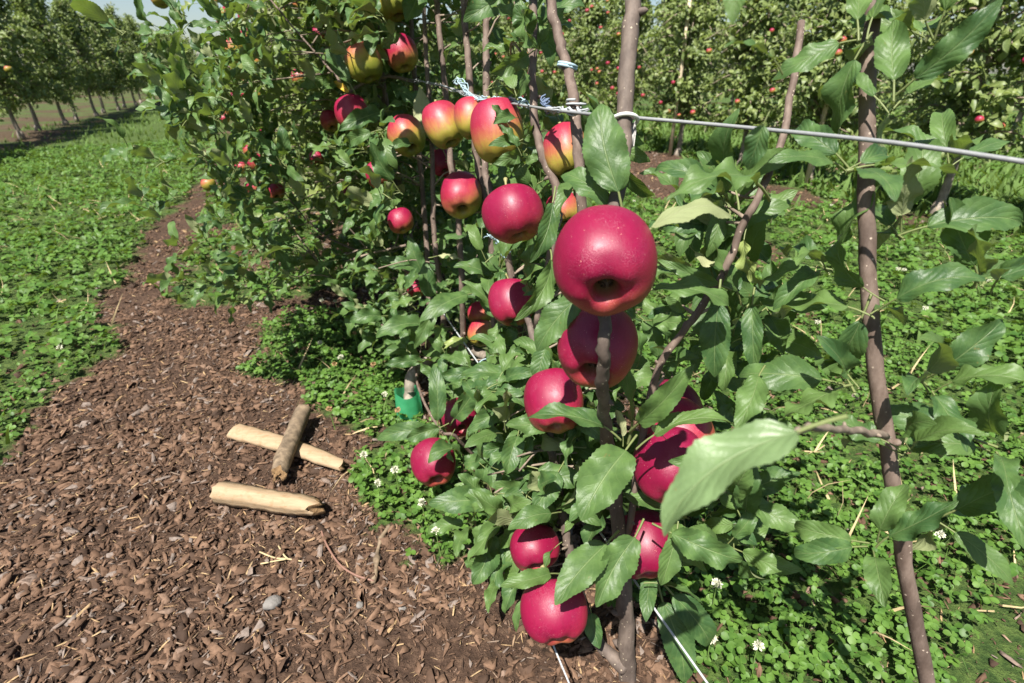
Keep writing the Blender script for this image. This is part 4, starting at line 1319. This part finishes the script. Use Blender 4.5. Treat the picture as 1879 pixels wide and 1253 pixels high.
# small apples on the far rows
random.seed(5)
def scatter_apples(n, srange, prange, hrange, label, group, dia):
    k = 0
    while k < n:
        p = rowpt(random.uniform(*srange), random.uniform(*prange), random.uniform(*hrange))
        q = pix(p)
        if q is None or not (-40 < q[0] < 1920 and -30 < q[1] < 1253): k += 0; n -= 1; continue
        place_apple(p, random.uniform(*dia), (UP + rvec(.25)).normalized(), BL, random.uniform(.22, .72), random.choice((0, 0, .2)), label, group, LOWAPPLE, False)
        k += 1
scatter_apples(95, (1.6, 9.5), (FAR_P - .55, FAR_P - .15), (.45, 1.75), 'small red or orange apple among the leaves of the far row', 'apples of the far row', (.034, .052))
scatter_apples(60, (2.2, 7.5), (-.72, -.40), (.35, 1.5), 'small red apple on the near row where it recedes', 'distant apples of the near row', (.06, .08))
scatter_apples(40, (0.8, 9.0), (-3.4, -3.1), (.45, 1.7), 'small red apple on the left row', 'apples of the left row', (.06, .085))

# ------------------------------------------------------------------ wires, ties, guard
def wire(name, pl, r, label, mat='wire'):
    m = MB(); m.tube(pl, r, 8)
    return tag(m.build(name, M[mat]), label, 'wire')
top = [at(1900, 300, .36), at(1640, 262, .42), at(1389, 236, .508), at(1270, 225, .548), at(1165, 216, .578), at(1060, 207, .655), at(990, 198, .755), at(890, 180, .97), at(820, 160, 1.20), at(750, 145, 1.55)]
top = smooth_path(top, 5) + [rowpt(2.4 + i, 0, 0.82) for i in range(12)]
wire('trellis_wire', top, 0.0019, 'grey top wire of the trellis, running past the white trunk clip')
wire('trellis_wire', [at(1420, 1420, .66), at(1300, 1256, .715), at(1165, 1066, .795), at(1020, 863, .93), at(905, 705, 1.12), at(820, 584, 1.42)] + [rowpt(1.75 + i, 0, 0.205) for i in range(12)], 0.0017, 'pale lower wire of the trellis, slanting down across the hanging leaf at the bottom right', 'twine')
m = MB(); m.tube(smooth_path([at(1068, 1310, .73), at(1042, 1248, .76), at(1012, 1176, .795), at(985, 1110, .85), at(965, 1040, .90)], 4), 0.0014, 7)
tag(m.build('string', M['twine']), 'thin white string hanging below the lowest apple down to the mulch', 'string')

def ring(c, axis, r, tr, name, mat, label, cat, turns=1, pitch=0.0, group=None):
    axis = axis.normalized()
    a = axis.orthogonal().normalized(); b = axis.cross(a)
    n = int(22 * turns)
    P = [c + (a * math.cos(6.2832 * i / 22) + b * math.sin(6.2832 * i / 22)) * r * (1 + random.uniform(-.05, .05)) + axis * (pitch * i / 22) for i in range(n + 1)]
    m = MB(); m.tube(P, tr, 6)
    return tag(m.build(name, M[mat]), label, cat, group)
# white clip: ring with a short flared cup below
c0 = at(1147, 221, .573)
ax = (at(1148, 180, .573) - at(1145, 260, .568)).normalized()
clip = empty('trunk_clip', tuple(c0))
tag(clip, 'white plastic clip holding the nearest trunk to the top wire', 'clip')
m = MB()
a_ = ax.orthogonal().normalized(); b_ = ax.cross(a_)
m.tube([(a_ * math.cos(6.2832 * i / 24) + b_ * math.sin(6.2832 * i / 24)) * .0135 for i in range(25)], .0022, 8)
m.build('ring', M['white_plastic'], clip)
m = MB()
V, Q = [], []
for j, (r_, h_) in enumerate(((.0130, -.002), (.0128, -.012), (.0112, -.028), (.0100, -.028), (.0114, -.012), (.0115, -.002))):
    for i in range(13):
        f = 6.2832 * (i / 12 * .55 - .12)
        e = (a_ * math.cos(f) + b_ * math.sin(f)) * r_ + ax * h_
        V.append(tuple(e))
for j in range(5):
    for i in range(12): Q.append((j * 13 + i, j * 13 + i + 1, (j + 1) * 13 + i + 1, (j + 1) * 13 + i))
m.add(V, Q); m.build('sleeve', M['white_plastic'], clip)

ring(at(1040, 126, .727), Vector((.3, .1, 1)), .0125, .0022, 'twine_tie', 'blue_twine', 'pale blue twine looped round the leader that leans right above the top wire', 'tie', 2.2, .003)
ring(at(1056, 196, .70), Vector((.1, .1, 1)), .0125, .0016, 'twine_tie', 'twine', 'white twine holding the leaning leader to the top wire', 'tie', 1.6, .005)
def tangle(name, path, r, n, spread, mat, label):
    """Loose twisted twine along a path."""
    base = smooth_path(path, 10)
    m = MB()
    for k in range(n):
        ph, fr = random.uniform(0, 6.28), random.uniform(1.5, 4)
        P = []
        for i, q in enumerate(base):
            t = i / len(base)
            P.append(q + Vector((math.cos(ph + fr * 6.28 * t), math.sin(ph + fr * 6.28 * t), math.sin(ph * 2 + fr * 5 * t))) * spread * (0.6 + .5 * math.sin(7 * t + k)) + rvec(spread * .18))
        m.tube(P, r * random.uniform(.6, 1.1), 5)
    return tag(m.build(name, M[mat]), label, 'twine')
tangle('twine', pts((838, 142, 1.02), (850, 160, 1.0), (872, 178, .97), (905, 185, .93), (940, 186, .87), (965, 192, .82)), .0011, 8, .007, 'blue_twine', 'frayed pale blue twine knotted on the top wire above the big peach apple')
tangle('twine', pts((750, 146, 1.50), (790, 152, 1.32), (830, 163, 1.15), (870, 178, 1.0)), .0009, 4, .004, 'twine', 'thin white twine wound along the top wire further back')
tangle('twine', pts((1003, 200, .75), (1025, 203, .70), (1050, 205, .675), (1075, 206, .65)), .0017, 5, .004, 'twine', 'thick white twisted twine on the top wire between leaning leader and peach apple')
tangle('twine', pts((998, 180, .76), (1003, 195, .755), (1008, 204, .75)), .0018, 3, .005, 'dark_twine', 'short dark blue twine end beside the thick white twine')
tangle('twine', pts((895, 430, .98), (915, 442, .97), (930, 450, .97), (925, 470, 1.0)), .0008, 5, .008, 'blue_twine', 'loose pale blue twine strands below the squarish crimson apple')
ring(at(897, 668, 1.16), UP, .021, .0016, 'twine_tie', 'blue_twine', 'pale blue loop of twine low on the wire among the leaves', 'tie', 1.4, .002)
tangle('twine', pts((905, 690, 1.12), (915, 720, 1.08), (918, 760, 1.06), (925, 790, 1.05)), .0008, 3, .005, 'twine', 'thin white twine strands hanging from the lower wire')

# green guard round the second tree's foot
gb = ground(752, 772)
m = MB(); V, Q = [], []
hs = np.linspace(-.01, .085, 7)
for j, h_ in enumerate(hs):
    for i in range(28):
        f = 6.2832 * i / 28
        r_ = .031 + .0012 * math.sin(3 * f + j * .5) + .001 * math.sin(7 * f) + (.005 * (1 - j / 6))
        zt = h_ + (.008 * math.sin(2 * f + 1) if j == 6 else 0)
        V.append((r_ * math.cos(f), r_ * math.sin(f), zt))
for j in range(6):
    for i in range(28): Q.append((j * 28 + i, j * 28 + (i + 1) % 28, (j + 1) * 28 + (i + 1) % 28, (j + 1) * 28 + i))
m.add(V, Q)
o = m.build('trunk_guard', M['guard']); o.location = gb + UP * 0.012
tag(o, 'translucent green plastic guard round the foot of the second tree', 'trunk guard')

# ------------------------------------------------------------------ wood, twigs and stones on the mulch
def log_obj(name, p0, p1, r0, r1, mat, endmat, label, flat=1.0, seed=0, sides=16):
    rr = random.Random(seed)
    d = (p1 - p0); L = d.length; dn = d.normalized()
    root = empty(name, tuple(p0))
    tag(root, label, 'log' if name == 'log' else 'piece of wood')
    a = (UP - dn * UP.dot(dn)).normalized(); b = dn.cross(a)
    n = 16
    V, Q = [], []
    prof = [1 + rr.uniform(-.16, .13) for _ in range(sides)]
    for i in range(n + 1):
        t = i / n
        r_ = r0 + (r1 - r0) * t
        off = a * (.003 * math.sin(5 * t + seed)) + b * (.004 * math.sin(3 * t + seed * 2))
        for j in range(sides):
            f = 6.2832 * j / sides
            k = r_ * prof[j] * (1 + rr.uniform(-.07, .07)) * (1 - (.35 * max(0, (t - .82) / .18) * (0.5 + 0.5 * math.sin(j * 1.3 + seed))))
            V.append(tuple(dn * (L * t + (rr.uniform(-.022, .010) if i == n else 0)) + off + a * (math.cos(f) * k * flat) + b * (math.sin(f) * k)))
    for i in range(n):
        for j in range(sides): Q.append((i * sides + j, (i + 1) * sides + j, (i + 1) * sides + (j + 1) % sides, i * sides + (j + 1) % sides))
    m = MB(); m.add(V, Q); m.build('body', M[mat], root)
    for end, sgn in ((0, -1), (n, 1)):
        m = MB()
        ringv = [Vector(V[end * sides + j]) for j in range(sides)]
        c = sum(ringv, Vector()) / sides
        W, T = [], []
        for j in range(sides): W.append(tuple(ringv[j]))
        for lev, sc_ in ((1, .75), (2, .4)):
            for j in range(sides): W.append(tuple(c + (ringv[j] - c) * sc_ + dn * (sgn * rr.uniform(-.002, .016) * (1 if sgn > 0 else .4))))
        W.append(tuple(c + dn * sgn * .006))
        QQ = [(l * sides + j, l * sides + (j + 1) % sides, (l + 1) * sides + (j + 1) % sides, (l + 1) * sides + j) for l in range(2) for j in range(sides)]
        T = [(3 * sides, 2 * sides + j, 2 * sides + (j + 1) % sides) for j in range(sides)]
        if sgn < 0: QQ = [q[::-1] for q in QQ]; T = [q[::-1] for q in T]
        m.add(W, QQ, T)
        m.build('broken_end', M[endmat], root, smooth=False)
    return root
log_obj('log', ground(556, 752, .05) , ground(512, 872, .035), .019, .020, 'log', 'rot', 'short bark covered stick lying slantwise on top of the pale split wood', 1, 3)
log_obj('split_wood', ground(430, 790, .014), ground(628, 852, .014), .026, .018, 'split_wood', 'rot', 'pale yellow split of wood under the bark covered stick', .55, 5, 10)
log_obj('log', ground(400, 905, .03), ground(583, 930, .03), .024, .021, 'split_wood', 'rot', 'pale round log with a dark rotten end, nearest of the three wood pieces', .95, 8)

def ground_path(pl, h):
    out = []
    for u, v in pl:
        g_ = ground(u, v, h); out.append(Vector((g_.x, g_.y, float(relief(np.array(g_.x), np.array(g_.y))) + h)))
    return out
m = MB(); m.tube(smooth_path(ground_path([(588, 968), (600, 1000), (622, 1032), (650, 1052), (686, 1064)], .010), 5), .0020, 7)
tag(m.build('twig', simple('reddish_twig', (.20, .11, .08), .5, 80, .3)), 'thin bent reddish twig lying on the mulch below the logs', 'twig')
m = MB(); pth = smooth_path(ground_path([(684, 1068), (690, 1040), (692, 1010), (702, 985), (715, 965)], .006), 5)
m.tube(pth, [.0048 * (1 + .25 * math.sin(i)) for i in range(len(pth))], 7, .25)
tag(m.build('bark_strip', M['log']), 'rough grey brown strip of bark lying at the end of the reddish twig', 'bark')
m = MB()
for a in ([(478, 1018), (505, 1028), (530, 1030), (556, 1034)], [(512, 1005), (522, 1022), (530, 1030)], [(480, 1040), (510, 1034), (528, 1030)]):
    m.tube(smooth_path(ground_path(a, .008), 4), .0016, 6)
tag(m.build('straw', M['straw']), 'forked pale dry straw lying at the left on the mulch', 'straw')
def stone(u, v, r_, seed, label):
    rr = np.random.default_rng(seed)
    V, Q, T = [], [], []
    n, ns = 8, 12
    for i in range(1, n):
        f = math.pi * i / n
        for j in range(ns):
            a = 6.2832 * j / ns
            k = 1 + .28 * (vnoise(np.array(seed * 3 + 2.2 * math.cos(a) + i * .6), np.array(seed + 2.2 * math.sin(a))) - .5)
            V.append((k * math.sin(f) * math.cos(a), .8 * k * math.sin(f) * math.sin(a), .55 * k * math.cos(f)))
    V += [(0, 0, .5), (0, 0, -.5)]
    for i in range(n - 2):
        for j in range(ns): Q.append((i * ns + j, (i + 1) * ns + j, (i + 1) * ns + (j + 1) % ns, i * ns + (j + 1) % ns))
    for j in range(ns):
        T += [((n - 1) * ns, j, (j + 1) % ns), ((n - 1) * ns + 1, (n - 2) * ns + (j + 1) % ns, (n - 2) * ns + j)]
    m = MB(); m.add(np.array(V) * r_, Q, T)
    o = m.build('stone', M['stone']); gp = ground(u, v, r_ * .4)
    o.location = gp; o.rotation_euler = (rr.uniform(-.3, .3), rr.uniform(-.3, .3), rr.uniform(0, 6))
    return tag(o, label, 'stone')
stone(500, 1106, .017, 1, 'pale grey stone at the left among the chips, largest of the stones')
stone(738, 1114, .010, 2, 'small blue grey stone in the middle of the mulch')
stone(660, 1110, .008, 3, 'small whitish stone left of the blue grey one')
stone(545, 1016, .009, 4, 'small rounded grey stone beside the dry straw')

# ------------------------------------------------------------------ clover flowers
def flower_mesh(seed, mat, r_):
    rr = random.Random(seed)
    m = MB()
    N = 44
    for i in range(N):
        z = 1 - 1.75 * (i + .5) / N
        f = i * 2.39996
        s_ = math.sqrt(max(0, 1 - z * z))
        d = Vector((s_ * math.cos(f), s_ * math.sin(f), z)).normalized()
        d = (d + UP * .35 + rvec(.08)).normalized()
        a = d.orthogonal().normalized(); b = d.cross(a)
        L = r_ * rr.uniform(.8, 1.1); w = r_ * .15
        V = [d * (.25 * L) - a * w * .5, d * (.25 * L) + a * w * .5, d * (.75 * L) + a * w + b * w * .6, d * (.75 * L) - a * w + b * w * .6, d * L + a * w * .2, d * L - a * w * .2]
        m.add([tuple(v) for v in V], [(0, 1, 2, 3), (3, 2, 4, 5)])
    o = m.build('flower_head', M[mat]); me = o.data; bpy.data.objects.remove(o)
    return me
FM = [flower_mesh(1, 'petal', .0105), flower_mesh(2, 'petal', .0092)]
FD = [flower_mesh(3, 'petal_dead', .0088)]
mb = MB(); mb.tube(smooth_path([(0.006, 0, -1), (0.002, .002, -.5), (0, 0, 0)], 4), [.0011] * 9, 6)
_o = mb.build('stalk', M['stalk']); STK = _o.data; bpy.data.objects.remove(_o)
for v_ in STK.vertices: v_.co.z *= .07
def flower(u, v, me, label, group, h=.075, sc_=1.0):
    p = ground(u, v, h)
    o = empty('clover_flower', tuple(p))
    tag(o, label, 'clover flower', group)
    a = bpy.data.objects.new('flower_head', me); col.objects.link(a); a.parent = o; a.scale = (sc_,) * 3
    a.rotation_euler = (random.uniform(-.4, .4), random.uniform(-.4, .4), random.uniform(0, 6))
    b = bpy.data.objects.new('stalk', STK); col.objects.link(b); b.parent = o; b.scale = (1, 1, h / .07)
    return o
GF, GD = 'white clover flowers', 'withered clover flowers'
for (u, v, lab) in [(1306, 1170, 'round white clover flower low on the right beside the lower wire'), (1316, 1072, 'greyish clover flower in shade at the right, above the white one'),
                    (1392, 1185, 'white clover flower right of the wire end, further right than its neighbour'),
                    (668, 834, 'large loose white clover flower at the edge of the mulch right of the split wood'), (724, 862, 'white clover flower left of the red apple with the curled leaf'),
                    (694, 886, 'small white clover flower below the one left of the red apple'), (774, 922, 'white clover flower under the red apple with the curled leaf'),
                    (625, 656, 'white clover flower in the middle of the left clover patch'), (706, 724, 'white clover flower just left of the green trunk guard'),
                    (590, 550, 'white clover flower at the upper edge of the left clover patch'), (615, 553, 'pale clover flower next to the one at the upper patch edge'),
                    (553, 597, 'white clover flower at the left of the clover patch'), (588, 630, 'small white clover flower between the two in the left patch'), (800, 975, 'white clover flower low at the front of the middle patch')]:
    flower(u, v, random.choice(FM), lab, GF)
for (u, v, lab) in [(650, 612, 'brown withered clover flower at the back of the left clover patch'), (614, 668, 'tan withered clover flower near the white one mid patch'), (685, 668, 'orange brown withered clover flower left of the trunk guard top'),
                    (604, 750, 'brown withered clover flower at the front of the left clover patch'), (560, 640, 'withered clover flower at the far left of the clover patch'), (730, 752, 'brown withered clover flower touching the trunk guard')]:
    flower(u, v, FD[0], lab, GD)
random.seed(3)
n = 0
for _ in range(700):
    x_, y_ = random.uniform(-1.6, 2.2), random.uniform(.5, 4)
    if cover(np.array([x_]), np.array([y_]))[0] < .8: continue
    q = pix(Vector((x_, y_, .07)))
    if q is None or not (0 < q[0] < 1879 and q[1] < 1253) or n >= 70: continue
    if 480 < q[0] < 1000 and q[1] > 520: continue
    o = empty('clover_flower', (x_, y_, .075 + float(relief(np.array(x_), np.array(y_)))))
    tag(o, 'small white clover flower in the green alley away from the camera side mulch', 'clover flower', 'clover flowers in the alleys')
    a = bpy.data.objects.new('flower_head', random.choice(FM)); col.objects.link(a); a.parent = o
    n += 1

# ------------------------------------------------------------------ a neighbouring tree just right of the photo's edge
tn = empty('apple_tree', tuple(rowpt(-0.02, 0.06, 0)))
tag(tn, 'neighbouring apple tree at the right end of the near row, close to the lens', 'apple tree', 'trees of the near row')
TN = lambda o: child(o, tn)
TN(shoot_part('trunk', pts((1760, 1500, .66), (1690, 1200, .62), (1640, 900, .56), (1600, 600, .52), (1590, 300, .50), (1600, -60, .50)), 0.0088, 0.0068, tn, 'bark', 12, 7))
TN(shoot_part('branch', pts((1625, 800, .48), (1560, 790, .40), (1500, 788, .29), (1462, 792, .27)), 0.0035, 0.0016, tn, 'twig', 8))
lv = Leaves(); random.seed(21)
for (u, v, z) in [(1600, 560, .48), (1650, 420, .5), (1560, 300, .47), (1640, 180, .46), (1580, 60, .46), (1700, 700, .52), (1560, 700, .5), (1720, 950, .56), (1600, 1000, .55), (1740, 300, .55), (1700, 60, .5), (1650, 820, .52), (1800, 520, .5), (1830, 820, .52), (1520, 480, .55)]:
    rosette(lv, at(u, v, z), (UP * .6 + rvec(.5)), 5, .055, .082)
TN(lv.build('foliage', HI, M['leaf'], tn))
